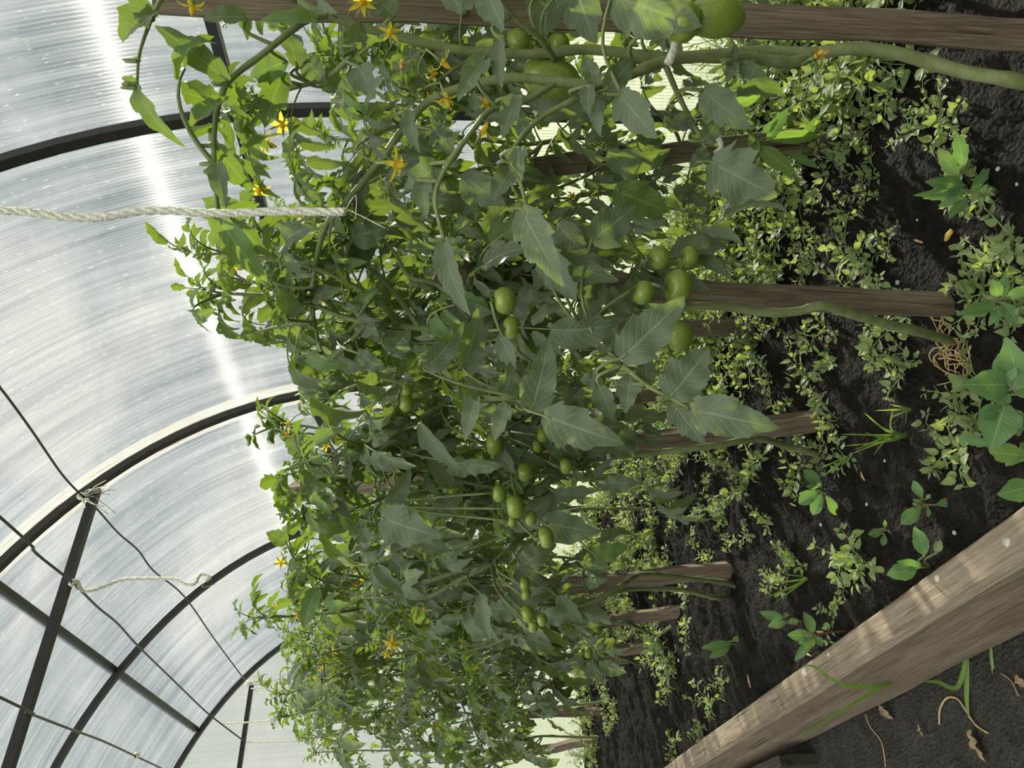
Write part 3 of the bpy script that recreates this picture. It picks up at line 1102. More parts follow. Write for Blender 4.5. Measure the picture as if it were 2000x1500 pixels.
# ------------------------------------------------------------------ tomato plants
class Plant:
    def __init__(self, base, label, seed, group='staked tomato plants', name='tomato_plant', cat='tomato plant'):
        self.base = V(base)
        self.root = empty(name, base)
        tag(self.root, label, cat, group)
        self.rng = random.Random(seed)
        self.stem = MB().use(M['stem'])
        self.pts = []       # (point, tangent)
        self.nleaf = 0

    def rel(self, p):
        return V(p) - self.base

    def shoot(self, pts, r0, r1, sub=5, n=7):
        P = smooth_path(pts, sub)
        k = len(P)
        rad = []
        for i in range(k):
            t = i / (k - 1)
            node = 1.16 if i % 6 == 0 else 1.0
            rad.append((r0 + (r1 - r0) * t) * node)
        self.stem.tube([self.rel(p) for p in P], rad, n)
        for i in range(k):
            d = (P[min(i + 1, k - 1)] - P[max(i - 1, 0)]).normalized()
            self.pts.append((P[i], d, rad[i]))
        return P

    def leaf(self, p, az, me, s, tilt=0.0, roll=0.0):
        if self.nleaf >= 92:
            if not hasattr(self, 'extra'):
                self.extra = []
            mt = Matrix.Translation(self.rel(p)) @ Matrix.Rotation(az, 4, 'Z') @ Matrix.Rotation(tilt, 4, 'Y') @ Matrix.Rotation(roll, 4, 'X') @ Matrix.Scale(s, 4)
            self.extra.append((me, mt))
            return
        self.nleaf += 1
        o = inst('leaf', me, self.root)
        o.location = self.rel(p)
        o.rotation_euler = (roll, tilt, az)
        o.scale = (s, s, s)

    def dress(self, P, start, gap, size=(0.75, 1.15), tips=True, az0=None, young_from=0.8):
        """leaves up a shoot P (world points) by phyllotaxis"""
        rng = self.rng
        az = rng.uniform(0, 6.28) if az0 is None else az0
        acc, need = 0.0, 0.0
        tot = sum((P[i + 1] - P[i]).length for i in range(len(P) - 1))
        run = 0.0
        for i in range(1, len(P)):
            seg = (P[i] - P[i - 1]).length
            run += seg
            acc += seg
            if run / tot < start:
                acc = gap
                continue
            if acc >= gap:
                acc = 0.0
                az += 2.4 + rng.uniform(-0.5, 0.5)
                t = run / tot
                d = V((math.cos(az), math.sin(az), 0))
                tip = P[i] + d * 0.2
                if tip.x < 0.40 or tip.x > 1.36 or tip.length < 0.52:
                    az += math.pi * 0.75
                    d = V((math.cos(az), math.sin(az), 0))
                    tip = P[i] + d * 0.16
                    if tip.x < 0.36 or tip.x > 1.38 or tip.length < 0.5:
                        continue
                if t > young_from:
                    self.leaf(P[i], az, rng.choice(YOUNG_T), rng.uniform(0.8, 1.3), rng.uniform(-0.5, 0.2), rng.uniform(-.4, .4))
                else:
                    self.leaf(P[i], az, rng.choice(LEAF_T), rng.uniform(*size), rng.uniform(-0.35, 0.35), rng.uniform(-.35, .35))
        if tips:
            for k in range(4):
                self.leaf(P[-1 - (k > 1)], rng.uniform(0, 6.28), rng.choice(YOUNG_T), rng.uniform(0.5, 0.95), rng.uniform(-1.2, -0.5), rng.uniform(-.4, .4))

    def near(self, p):
        return min(self.pts, key=lambda q: (q[0] - p).length)

    def truss(self, p, r=0.0013, sag=0.03):
        q = self.near(p)
        if (q[0] - p).length > 0.27:
            return
        m = (q[0] + p) / 2 + V((0, 0, sag * 0.5))
        self.stem.tube([self.rel(x) for x in smooth_path([q[0], m, p], 4)], [r * 1.2] + [r] * 8, 5)

    def tomato(self, p, dia, kind='round', tilt=(0, 0), rot=None):
        """p is the fruit's centre"""
        rng = self.rng
        o = inst('tomato', rng.choice(TOM_T[kind]), self.root)
        hh = {'round': 0.43, 'ribbed': 0.39, 'plum': 0.72}[kind] * 0.85
        R = Matrix.Rotation(tilt[0] + rng.uniform(-.25, .25), 4, 'X') @ Matrix.Rotation(tilt[1] + rng.uniform(-.25, .25), 4, 'Y') @ Matrix.Rotation(rng.uniform(0, 6), 4, 'Z')
        top = V(p) + (R @ V((0, 0, hh * dia)))
        o.matrix_local = Matrix.Translation(self.rel(top)) @ R @ Matrix.Scale(dia, 4)
        c = inst('calyx', CALYX_T, o)
        c.rotation_euler = (0, 0, rng.uniform(0, 6))
        c.location = (0, 0, 0.03 if kind != 'plum' else 0.08)
        self.truss(top + (R @ V((0, 0, 0.12 * dia))), 0.0018)

    def flower(self, p, s=1.0, face=None, me=None):
        rng = self.rng
        o = inst('flower', me or rng.choice(FLOWER_T), self.root)
        d = V(face) if face is not None else V((rng.uniform(-0.8, 0.4), rng.uniform(-0.8, 0.4), rng.uniform(-1.0, 0.05)))
        R = d.normalized().to_track_quat('Z', 'Y').to_matrix().to_4x4()
        o.matrix_local = Matrix.Translation(self.rel(p)) @ R @ Matrix.Scale(s, 4)
        self.truss(V(p) - d.normalized() * 0.015 * s, 0.0009)

    def blade(self, bx, by, tx, ty, d, wpx, mat='leaf', dd=0.0, tilt=0.0, droop=0.5, fold=0.3, lobe=0.3, petiole=True, nst=20, side=0.0, wave=0.16, flip=False, peak=0.72):
        """one large leaf drawn from its base to its tip, seen in the photo at those places, at distance d"""
        rng = self.rng
        a, b = pt(bx, by, d), pt(tx, ty, d + dd)
        ax = b - a
        L = ax.length
        view = -((a + b) / 2).normalized()
        s = ax.normalized().cross(view)
        n = view * math.cos(tilt) + s * math.sin(tilt)
        if flip:
            n = -n
        mb = MB().use(M[mat])
        # start the bend so that the chord still ends near the tip
        a0 = (Matrix.Rotation(droop * 0.5, 3, ax.normalized().cross(n)) @ ax.normalized())
        leaflet(mb, V((0, 0, 0)), a0, n, L * (1 + droop * droop / 24), wpx / FPX * d / max(0.45, math.cos(tilt)), rng, nst, droop=droop, fold=fold, lobe=lobe, wave=wave, side_bend=side, peak=peak)
        if petiole:
            q = self.near(a)
            mb.use(M['stem'])
            if (q[0] - a).length < 0.26:
                m = (q[0] + a) / 2 + V((0, 0, 0.012))
                mb.tube([x - a for x in smooth_path([q[0], m, a, a + a0 * L * 0.1], 4)], [0.0022, 0.002, 0.0018, 0.0017, 0.0016, 0.0015, 0.0015, 0.0014, 0.0013, 0.0012, 0.0011, 0.001, 0.0008], 5)
        o = mb.build('leaf')
        o.parent = self.root
        o.location = self.rel(a)
        self.nleaf += 1
        return a, b

    def finish(self):
        self.stem.build('stem', parent=self.root)
        ex = getattr(self, 'extra', None)
        if ex:
            joined('foliage', ex, self.root)['kind'] = 'stuff'


def px_path(pxs):
    return [pt(x, y, d) for x, y, d in pxs]


def up_path(base, top, rng, k=7, wob=0.03):
    base, top = V(base), V(top)
    out = []
    for i in range(k + 1):
        t = i / k
        w = wob * math.sin(math.pi * min(1, t * 1.2))
        out.append(base.lerp(top, t) + V((rng.uniform(-w, w), rng.uniform(-w, w), 0)))
    return out


def side_shoots(P, pl, zs, count, length, gap, rad=0.0035, start=0.25, size=(0.7, 1.05), out_x=(0.42, 1.3)):
    rng = pl.rng
    for c in range(count):
        idx = [i for i, p in enumerate(P) if zs[0] < p.z < zs[1]]
        if not idx:
            return
        p = P[rng.choice(idx)]
        for _ in range(8):
            az = rng.uniform(0, 6.28)
            l = length * rng.uniform(0.7, 1.2)
            d = V((math.cos(az), math.sin(az), 0))
            e = p + d * l * 0.55 + V((0, 0, l * rng.uniform(0.55, 0.95)))
            if out_x[0] < e.x < out_x[1] and e.length > 0.6 and e.z < zs[2]:
                break
        else:
            continue
        S = pl.shoot([p, p + d * l * 0.22 + V((0, 0, l * 0.12)), p + d * l * 0.45 + V((0, 0, l * 0.45)), e], rad, 0.0018)
        pl.dress(S, start, gap, size)
        if rng.random() < 0.6:
            for k in range(rng.choice((1, 2, 3))):
                q = S[-3] + V((rng.uniform(-.03, .03), rng.uniform(-.03, .03), rng.uniform(-.02, .02)))
                pl.flower(q, rng.uniform(0.7, 1.0))


# --- nearest plant (its stem runs up beside the broad stake)
A = Plant(onZ(2160, 205, SOIL - 0.02), 'nearest tomato plant with one large pointed green tomato, before the broad stake', 11)
m1 = A.shoot([A.base] + px_path([(2000, 162, 0.66), (1880, 140, 0.665), (1740, 102, 0.67), (1660, 96, 0.67), (1590, 104, 0.675), (1480, 101, 0.68), (1300, 112, 0.68), (1150, 97, 0.68), (1040, 106, 0.68), (900, 98, 0.67), (800, 78, 0.66), (700, 52, 0.655), (640, 30, 0.65), (585, 2, 0.65), (520, -50, 0.66)]), 0.0068, 0.0030)
m2 = A.shoot(px_path([(1590, 106, 0.675), (1540, 122, 0.665), (1450, 112, 0.655), (1320, 115, 0.645), (1230, 145, 0.64), (1180, 165, 0.64), (1090, 160, 0.64), (1000, 152, 0.645), (900, 172, 0.65), (830, 203, 0.66), (780, 262, 0.68), (740, 318, 0.70), (680, 390, 0.72), (640, 435, 0.73), (622, 490, 0.74), (610, 560, 0.75)]), 0.0056, 0.0028)
m3 = A.shoot(px_path([(640, 30, 0.65), (590, 45, 0.64), (520, 100, 0.63), (450, 155, 0.62), (430, 195, 0.615), (420, 240, 0.61), (418, 320, 0.61), (425, 410, 0.615)]), 0.0032, 0.0019)
m4 = A.shoot(px_path([(1085, 117, 0.665), (1050, 70, 0.63), (1000, 30, 0.61), (975, -10, 0.60)]), 0.0030, 0.0022)
m5 = A.shoot(px_path([(1090, 158, 0.64), (1030, 195, 0.63), (960, 215, 0.62), (920, 260, 0.61), (870, 330, 0.60), (850, 390, 0.60), (868, 470, 0.60)]), 0.0030, 0.0018)
m6 = A.shoot(px_path([(1180, 165, 0.64), (1130, 190, 0.62), (1050, 235, 0.62), (1000, 300, 0.61), (1015, 350, 0.60), (1030, 410, 0.595)]), 0.0028, 0.0016)
A.shoot(px_path([(1240, 130, 0.64), (1180, 200, 0.62), (1215, 185, 0.60)]), 0.0022, 0.0014)
m7 = A.shoot(px_path([(700, 55, 0.655), (690, 100, 0.66), (640, 150, 0.68), (560, 175, 0.70), (520, 190, 0.70)]), 0.0030, 0.0018)
A.shoot(px_path([(585, 2, 0.65), (430, -20, 0.63), (330, -10, 0.61), (302, 25, 0.60), (280, 78, 0.60), (270, 120, 0.60), (268, 172, 0.60)]), 0.0022, 0.0011)
m8 = A.shoot(px_path([(830, 203, 0.66), (800, 240, 0.66), (760, 250, 0.655), (720, 270, 0.65)]), 0.0026, 0.0016)
m9 = A.shoot(px_path([(1300, 128, 0.645), (1322, 180, 0.66), (1350, 235, 0.67), (1372, 275, 0.665), (1388, 318, 0.66)]), 0.0028, 0.0015)
A.shoot(px_path([(1322, 180, 0.66), (1345, 172, 0.655), (1372, 176, 0.65)]), 0.0018, 0.0012)
A.shoot(px_path([(1480, 101, 0.68), (1455, 125, 0.65), (1432, 118, 0.64), (1412, 123, 0.635)]), 0.0028, 0.0020)
# its large near leaves
for b in ((1372, 176, 1468, 252, 0.65, 66, 'leaf', 0.0, 0.15, 0.5, 0.3, 0.35), (1388, 316, 1518, 384, 0.655, 104, 'leaf', 0.0, 0.1, 0.35, 0.2, 0.6), (1372, 275, 1402, 232, 0.66, 40, 'leaf', 0.0, 0.4, 0.6, 0.4, 0.3), (1350, 235, 1300, 250, 0.66, 40, 'leaf', 0.0, 0.3, 0.5, 0.4, 0.3),
          (1445, 128, 1498, 146, 0.645, 34, 'leaf', 0.0, 0.2, 0.5, 0.3, 0.3), (1436, 122, 1420, 164, 0.64, 28, 'leaf', 0.0, 0.3, 0.5, 0.3, 0.3), (1432, 116, 1436, 86, 0.64, 18, 'leaf', 0.0, 0.3, 0.5, 0.3, 0.3), (1385, 300, 1345, 330, 0.66, 36, 'leaf', 0.0, 0.3, 0.6, 0.4, 0.3)):
    A.blade(*b[:6], mat=b[6], dd=b[7], tilt=b[8], droop=b[9], fold=b[10], lobe=b[11])
for b in (
    (445, 160, 308, 58, 0.61, 52, 'leaf_young', 0.02, 0.3, 0.5, 0.35), (448, 168, 482, 208, 0.62, 48, 'leaf_young', 0.02, 0.2, 0.4, 0.25), (424, 206, 362, 168, 0.62, 27, 'leaf_young', 0.02, 0.7, 0.8, 0.4),
    (420, 285, 494, 372, 0.61, 52, 'leaf_young', 0.03, 0.2, 0.5, 0.3), (424, 322, 447, 412, 0.60, 44, 'leaf', -0.02, 0.2, 0.8, 0.5), (424, 425, 524, 548, 0.62, 60, 'leaf_young', 0.03, 0.25, 0.7, 0.3), (458, 428, 530, 500, 0.63, 42, 'leaf_young', 0.02, 0.5, 0.5, 0.4),
    (300, 24, 246, 90, 0.60, 62, 'leaf', 0.0, 0.6, 1.3, 0.8), (300, 40, 268, 20, 0.60, 40, 'leaf_young', 0.02, 0.5, 0.8, 0.4), (268, 172, 382, 292, 0.60, 38, 'leaf_young', 0.0, 0.4, 1.3, 0.6), (269, 165, 238, 152, 0.60, 20, 'leaf_young', 0.0, 0.3, 0.5, 0.4), (272, 118, 258, 116, 0.60, 12, 'leaf_young', 0.0, 0.3, 0.5, 0.4),
    (560, 120, 492, 150, 0.66, 56, 'leaf_young', 0.02, 0.3, 0.5, 0.3), (555, 140, 520, 250, 0.67, 62, 'leaf_young', 0.02, 0.35, 0.6, 0.35), (580, 130, 545, 62, 0.67, 42, 'leaf', 0.02, 0.6, 0.8, 0.5), (600, 118, 640, 160, 0.68, 52, 'leaf', 0.0, 0.2, 0.6, 0.3),
    (520, 190, 495, 250, 0.69, 45, 'leaf_young', 0.01, 0.3, 0.8, 0.4), (625, 170, 660, 130, 0.69, 46, 'leaf', 0.01, 0.4, 0.6, 0.3),
    (952, -20, 988, 62, 0.60, 62, 'leaf', -0.01, 0.35, 0.5, 0.4), (1075, -45, 1060, 75, 0.63, 95, 'leaf', 0.02, 0.1, 0.3, 0.2), (1120, -35, 1165, 88, 0.625, 90, 'leaf', 0.0, 0.15, 0.4, 0.2), (1195, -10, 1372, 50, 0.575, 110, 'leaf_spot', 0.0, 0.15, 0.35, 0.2), (880, -30, 905, 30, 0.61, 55, 'leaf', 0.0, 0.4, 0.7, 0.4),
    (948, 112, 893, 205, 0.60, 48, 'leaf', -0.01, 0.3, 0.7, 0.45), (978, 78, 985, 178, 0.605, 36, 'leaf', -0.01, 0.45, 0.6, 0.5), (1008, 188, 982, 276, 0.60, 46, 'leaf', -0.01, 0.3, 0.6, 0.4), (1012, 288, 1020, 362, 0.59, 44, 'leaf', -0.01, 0.3, 0.6, 0.4),
    (1018, 408, 1105, 562, 0.585, 72, 'leaf_spot', -0.01, 0.2, 0.55, 0.3), (1000, 330, 960, 395, 0.62, 46, 'leaf', 0.0, 0.3, 0.6, 0.4),
    (1160, 165, 1140, 108, 0.61, 38, 'leaf', 0.0, 0.3, 0.5, 0.4), (1182, 175, 1235, 115, 0.60, 52, 'leaf', 0.0, 0.2, 0.5, 0.3), (1210, 185, 1286, 272, 0.60, 68, 'leaf', -0.01, 0.15, 0.5, 0.3), (1168, 190, 1175, 268, 0.61, 34, 'leaf', 0.0, 0.4, 0.6, 0.4), (1150, 168, 1152, 228, 0.60, 34, 'leaf', 0.0, 0.4, 0.6, 0.4),
    (1290, 40, 1335, 100, 0.66, 60, 'leaf', 0.0, 0.5, 0.4, 0.3), (700, 130, 735, 195, 0.64, 58, 'leaf', 0.0, 0.2, 0.6, 0.3), (800, 215, 825, 300, 0.62, 36, 'leaf', 0.0, 0.5, 0.9, 0.5), (860, 325, 790, 372, 0.62, 58, 'leaf', 0.0, 0.3, 0.6, 0.35), (830, 350, 838, 432, 0.615, 42, 'leaf', 0.0, 0.4, 1.0, 0.5),
    (905, 345, 990, 400, 0.63, 66, 'leaf', 0.0, 0.25, 0.5, 0.3), (868, 470, 930, 622, 0.60, 52, 'leaf', -0.02, 0.45, 0.9, 0.5), (850, 255, 890, 300, 0.64, 52, 'leaf', 0.0, 0.2, 0.5, 0.3), (770, 30, 720, -10, 0.63, 50, 'leaf', 0.0, 0.4, 0.6, 0.4), (480, 35, 400, 45, 0.62, 36, 'leaf', 0.0, 0.5, 1.0, 0.5),
    (690, 90, 700, 40, 0.64, 42, 'leaf', 0.0, 0.4, 0.7, 0.4), (620, 40, 510, 48, 0.63, 30, 'leaf_young', 0.0, 0.5, 0.9, 0.5),
):
    A.blade(*b[:6], mat=b[6], dd=b[7], tilt=b[8], droop=b[9], fold=b[10])
A.tomato(pt(1400, 32, 0.60), 0.036, 'plum', (0.0, -0.15))
A.tomato(pt(1332, 42, 0.585), 0.033, 'round')
A.tomato(pt(1012, 84, 0.70), 0.028, 'round')
A.tomato(pt(1090, 90, 0.71), 0.026, 'round')
A.tomato(pt(1075, 152, 0.70), 0.040, 'plum')
for x, y, d, s in ((860, 118, 0.62, 0.95), (870, 190, 0.63, 0.95), (768, 322, 0.62, 1.15), (708, 4, 0.62, 1.0), (376, 8, 0.61, 0.9), (785, 135, 0.64, 0.8), (762, 65, 0.63, 0.8), (1590, 112, 0.655, 0.9), (515, 280, 0.74, 1.25), (550, 242, 0.74, 1.1), (572, 316, 0.76, 1.1), (505, 368, 0.75, 1.0), (940, 262, 0.66, 1.0), (944, 205, 0.68, 0.8)):
    A.flower(pt(x, y, d), s)
A.dress(m2, 0.62, 0.024, (0.4, 0.62))
A.dress(m7, 0.3, 0.04, (0.4, 0.6))
A.dress(m1[-30:], 0.2, 0.05, (0.45, 0.65), tips=False)
A.dress(m3, 0.4, 0.09, (0.25, 0.35), tips=False)
A.finish()

# --- second plant: five large round tomatoes
B = Plant(onZ(1880, 672, SOIL - 0.02), 'tomato plant with five big round green tomatoes low on its stem', 12)
bx = V((0, 0, 0))
n1 = B.shoot([B.base] + px_path([(1800, 650, 0.86), (1690, 622, 0.82), (1610, 598, 0.795), (1560, 608, 0.80), (1500, 611, 0.80), (1420, 600, 0.80), (1340, 600, 0.80), (1240, 618, 0.80), (1150, 628, 0.80), (1050, 640, 0.80), (940, 650, 0.80), (820, 640, 0.80), (720, 630, 0.80), (660, 615, 0.80), (615, 595, 0.80)]), 0.0060, 0.0028)
n2 = B.shoot(px_path([(1340, 600, 0.80), (1330, 560, 0.78), (1310, 530, 0.77), (1290, 540, 0.76)]), 0.0028, 0.002)
n3 = B.shoot(px_path([(1150, 628, 0.80), (1100, 680, 0.76), (1080, 720, 0.73), (1030, 780, 0.70)]), 0.003, 0.0018)
rachis = B.shoot(px_path([(1050, 640, 0.80), (1100, 660, 0.76), (1150, 665, 0.70), (1190, 690, 0.66), (1260, 750, 0.64), (1320, 782, 0.63), (1350, 800, 0.63)]), 0.0028, 0.0016)
n4 = B.shoot(px_path([(820, 640, 0.80), (760, 560, 0.80), (700, 510, 0.82), (640, 490, 0.83), (598, 495, 0.84)]), 0.0034, 0.0018)
n5 = B.shoot(px_path([(940, 650, 0.80), (860, 560, 0.78), (800, 540, 0.77), (760, 480, 0.77), (700, 440, 0.78)]), 0.003, 0.0016)
n6 = B.shoot(px_path([(720, 630, 0.80), (660, 690, 0.80), (630, 690, 0.80), (615, 630, 0.80), (610, 580, 0.80)]), 0.003, 0.0016)
for b in (
    (1212, 700, 1338, 578, 0.64, 88, 'leaf', -0.01, 0.1, 0.35, 0.25), (1308, 775, 1384, 678, 0.63, 88, 'leaf', 0.0, 0.1, 0.3, 0.2), (1345, 798, 1522, 835, 0.63, 84, 'leaf_spot', -0.02, 0.1, 0.5, 0.2), (1312, 785, 1378, 868, 0.64, 52, 'leaf', 0.0, 0.25, 0.4, 0.3), (1232, 735, 1222, 808, 0.65, 48, 'leaf', 0.0, 0.2, 0.4, 0.3), (1262, 748, 1256, 680, 0.65, 40, 'leaf', 0.0, 0.3, 0.4, 0.3),
    (1180, 700, 1205, 632, 0.67, 34, 'leaf', 0.0, 0.3, 0.4, 0.3), (1180, 745, 1132, 742, 0.67, 46, 'leaf', 0.0, 0.2, 0.4, 0.3), (1172, 755, 1200, 822, 0.66, 44, 'leaf', 0.0, 0.4, 0.4, 0.3), (1198, 700, 1165, 670, 0.66, 30, 'leaf', 0.0, 0.2, 0.4, 0.3), (1215, 695, 1195, 640, 0.66, 34, 'leaf', 0.0, 0.2, 0.4, 0.3),
    (1036, 805, 1072, 655, 0.68, 72, 'leaf_spot', -0.02, 0.2, 0.4, 0.3), (1036, 800, 1002, 735, 0.685, 48, 'leaf_spot', 0.0, 0.3, 0.5, 0.3), (1062, 812, 1222, 866, 0.66, 82, 'leaf_spot', -0.02, 0.15, 0.45, 0.3), (990, 790, 966, 862, 0.69, 38, 'leaf', 0.0, 0.3, 0.4, 0.3), (930, 770, 910, 862, 0.70, 38, 'leaf', 0.0, 0.3, 0.5, 0.4),
    (940, 780, 905, 735, 0.70, 34, 'leaf', 0.0, 0.3, 0.5, 0.3), (985, 770, 1000, 700, 0.70, 34, 'leaf', 0.0, 0.3, 0.5, 0.3), (830, 722, 905, 625, 0.68, 52, 'leaf', 0.0, 0.3, 0.7, 0.5), (905, 720, 930, 600, 0.70, 56, 'leaf', 0.0, 0.35, 0.7, 0.4), (980, 660, 1010, 722, 0.70, 40, 'leaf', 0.0, 0.4, 0.6, 0.4),
    (1065, 490, 1130, 585, 0.66, 62, 'leaf', 0.0, 0.4, 0.6, 0.35), (1130, 570, 1180, 530, 0.70, 58, 'leaf', 0.02, 0.3, 0.6, 0.3), (1180, 560, 1130, 640, 0.71, 50, 'leaf', 0.0, 0.3, 0.6, 0.3), (1190, 600, 1245, 560, 0.70, 62, 'leaf', 0.0, 0.2, 0.5, 0.3), (1080, 500, 1210, 545, 0.67, 56, 'leaf', 0.0, 0.4, 0.5, 0.3),
    (760, 690, 800, 640, 0.74, 46, 'leaf', 0.0, 0.3, 0.6, 0.4), (700, 690, 755, 720, 0.75, 44, 'leaf', 0.0, 0.4, 0.8, 0.4), (560, 620, 548, 560, 0.74, 52, 'leaf', 0.0, 0.5, 0.7, 0.4), (600, 690, 690, 705, 0.74, 34, 'leaf_young', 0.0, 0.5, 1.4, 0.5), (690, 460, 760, 440, 0.72, 60, 'leaf', 0.0, 0.3, 0.7, 0.4),
    (500, 650, 470, 660, 0.8, 34, 'leaf_young', 0.0, 0.4, 0.6, 0.4), (1155, 470, 1240, 400, 0.66, 76, 'leaf', 0.0, 0.15, 0.4, 0.25), (1200, 370, 1306, 412, 0.68, 76, 'leaf_young', 0.02, 0.15, 0.4, 0.25), (1090, 440, 1150, 500, 0.68, 60, 'leaf', 0.0, 0.3, 0.5, 0.3),  # third leaf is bright-lit: the lighter green paints that light in
):
    B.blade(*b[:6], mat=b[6], dd=b[7], tilt=b[8], droop=b[9], fold=b[10])
for x, y, dpx, d, kd in ((1325, 657, 62, 0.72, 'round'), (1323, 560, 70, 0.71, 'ribbed'), (1345, 503, 44, 0.72, 'round'), (1287, 503, 48, 0.71, 'round'), (1256, 572, 48, 0.69, 'round'), (985, 587, 54, 0.70, 'round'), (1000, 640, 44, 0.74, 'round')):
    B.tomato(pt(x, y, d), dpx / FPX * d, kd)
for x, y, d, s in ((610, 515, 0.86, 0.9), (655, 555, 0.87, 0.9), (680, 572, 0.87, 0.9), (540, 470, 0.9, 0.8), (620, 720, 0.88, 0.8), (598, 745, 0.88, 1.1), (700, 630, 0.85, 0.8)):
    B.flower(pt(x, y, d), s)
B.dress(n4, 0.25, 0.035, (0.5, 0.8))
B.dress(n5, 0.25, 0.04, (0.5, 0.75))
B.dress(n6, 0.3, 0.045, (0.45, 0.7))
B.dress(n1, 0.50, 0.022, (0.5, 0.75))
side_shoots(n1, B, (-0.2, 0.15, 0.28), 9, 0.17, 0.028, size=(0.5, 0.72), out_x=(0.5, 1.2))
B.finish()

# --- third plant
C3 = Plant(onZ(1615, 892, SOIL - 0.02), 'tomato plant by the tall grey stake, stem curving out over the weeds', 13)
c1 = C3.shoot([C3.base] + px_path([(1540, 872, 1.24), (1480, 857, 1.18), (1400, 870, 1.14), (1300, 882, 1.14), (1230, 888, 1.14), (1150, 902, 1.14), (1090, 925, 1.13), (1050, 960, 1.12), (960, 950, 1.10), (860, 930, 1.08), (780, 920, 1.08), (710, 905, 1.10), (655, 895, 1.12)]), 0.0064, 0.0028)
c2 = C3.shoot(px_path([(1130, 906, 1.14), (1090, 880, 1.10), (1000, 840, 1.06), (900, 790, 1.03), (850, 800, 1.0), (800, 830, 0.99), (740, 868, 0.99), (710, 890, 0.99), (690, 925, 0.99), (655, 930, 1.0), (628, 905, 1.02)]), 0.0048, 0.0022)
c3 = C3.shoot(px_path([(800, 830, 0.99), (790, 880, 0.98), (770, 930, 0.98), (780, 990, 0.98), (760, 1020, 0.98)]), 0.003, 0.0018)
c4 = C3.shoot(px_path([(900, 790, 1.03), (820, 760, 1.02), (740, 740, 1.02), (680, 758, 1.04), (640, 780, 1.06)]), 0.0032, 0.0018)
for b in (
    (745, 1012, 862, 1048, 0.93, 80, 'leaf', -0.02, 0.2, 0.5, 0.3), (760, 985, 800, 908, 0.95, 40, 'leaf', 0.0, 0.4, 0.6, 0.5), (822, 830, 905, 910, 0.92, 38, 'leaf', 0.0, 0.5, 1.0, 0.5), (905, 905, 985, 905, 0.93, 34, 'leaf', 0.0, 0.4, 0.8, 0.4), (640, 990, 690, 1020, 0.98, 52, 'leaf', 0.0, 0.2, 0.5, 0.3),
    (545, 925, 570, 1005, 1.0, 34, 'leaf_young', 0.0, 0.4, 0.8, 0.4), (600, 905, 610, 985, 1.02, 30, 'leaf', 0.0, 0.4, 0.8, 0.4), (700, 1010, 725, 1060, 1.0, 50, 'leaf', 0.0, 0.4, 0.7, 0.4), (790, 1040, 880, 1075, 0.97, 46, 'leaf', 0.0, 0.3, 0.5, 0.3), (1060, 1020, 1168, 1040, 0.98, 68, 'leaf_spot', 0.0, 0.2, 0.4, 0.3), (1160, 1082, 1224, 1064, 1.15, 40, 'leaf_young', 0.02, 0.4, 0.5, 0.3),  # last leaf: backlight painted in with the lighter green
    (1000, 1030, 1080, 960, 1.02, 52, 'leaf', 0.0, 0.3, 0.6, 0.3), (960, 850, 1010, 925, 0.96, 40, 'leaf', 0.0, 0.4, 0.6, 0.4), (880, 950, 830, 890, 0.98, 40, 'leaf', 0.0, 0.3, 0.5, 0.4), (850, 1000, 905, 960, 1.0, 46, 'leaf', 0.0, 0.3, 0.5, 0.4), (575, 850, 590, 905, 1.02, 36, 'leaf', 0.0, 0.3, 0.7, 0.4),
):
    C3.blade(*b[:6], mat=b[6], dd=b[7], tilt=b[8], droop=b[9], fold=b[10], nst=12)
for x, y, dpx, d, kd in ((795, 762, 28, 0.90, 'round'), (794, 788, 34, 0.90, 'round'), (652, 812, 28, 0.93, 'round'), (965, 868, 42, 0.95, 'round'), (1060, 850, 30, 1.0, 'round'), (1092, 862, 30, 1.0, 'round'), (1048, 872, 24, 1.0, 'round'), (1025, 922, 38, 0.98, 'round'), (1006, 990, 46, 0.94, 'round'), (975, 964, 34, 0.95, 'round'), (1000, 1018, 22, 0.94, 'round'), (1036, 1012, 30, 0.95, 'round'), (1066, 1050, 42, 0.94, 'ribbed'), (1105, 910, 32, 1.0, 'round')):
    C3.tomato(pt(x, y, d), dpx / FPX * d, kd)
for x, y, d, s in ((615, 860, 1.05, 0.9), (600, 905, 1.04, 0.9), (655, 852, 1.04, 0.7), (560, 830, 1.07, 0.8)):
    C3.flower(pt(x, y, d), s)
for s, g in ((c1, 0.032), (c2, 0.035), (c3, 0.04), (c4, 0.035)):
    C3.dress(s, 0.42 if s is c1 else 0.25, g * 0.7, (0.6, 0.9))
side_shoots(c1, C3, (-0.22, 0.18, 0.27), 9, 0.20, 0.03, size=(0.6, 0.85))
C3.finish()

# --- fourth plant, forked at the ground
D4 = Plant(onZ(1442, 1155, SOIL - 0.02), 'tomato plant with two pale stems forking at the soil', 14)
d1 = D4.shoot([D4.base] + px_path([(1425, 1140, 1.62), (1330, 1128, 1.57), (1252, 1122, 1.52), (1210, 1145, 1.47), (1160, 1172, 1.45), (1100, 1185, 1.43), (1000, 1180, 1.42), (900, 1190, 1.42), (800, 1190, 1.43), (700, 1190, 1.45), (600, 1180, 1.47)]), 0.0062, 0.003)
d2 = D4.shoot([D4.base + V((0.01, 0.02, 0))] + px_path([(1405, 1168, 1.6), (1330, 1152, 1.56), (1240, 1150, 1.51), (1200, 1158, 1.48), (1120, 1182, 1.45), (1040, 1150, 1.40), (1050, 1030, 1.32)]), 0.0055, 0.004)
d3 = D4.shoot(px_path([(1050, 1026, 1.32), (1005, 1060, 1.26), (960, 1100, 1.24), (900, 1130, 1.24), (830, 1166, 1.25), (740, 1166, 1.27), (680, 1155, 1.30), (630, 1130, 1.34), (600, 1105, 1.38)]), 0.0052, 0.0024)
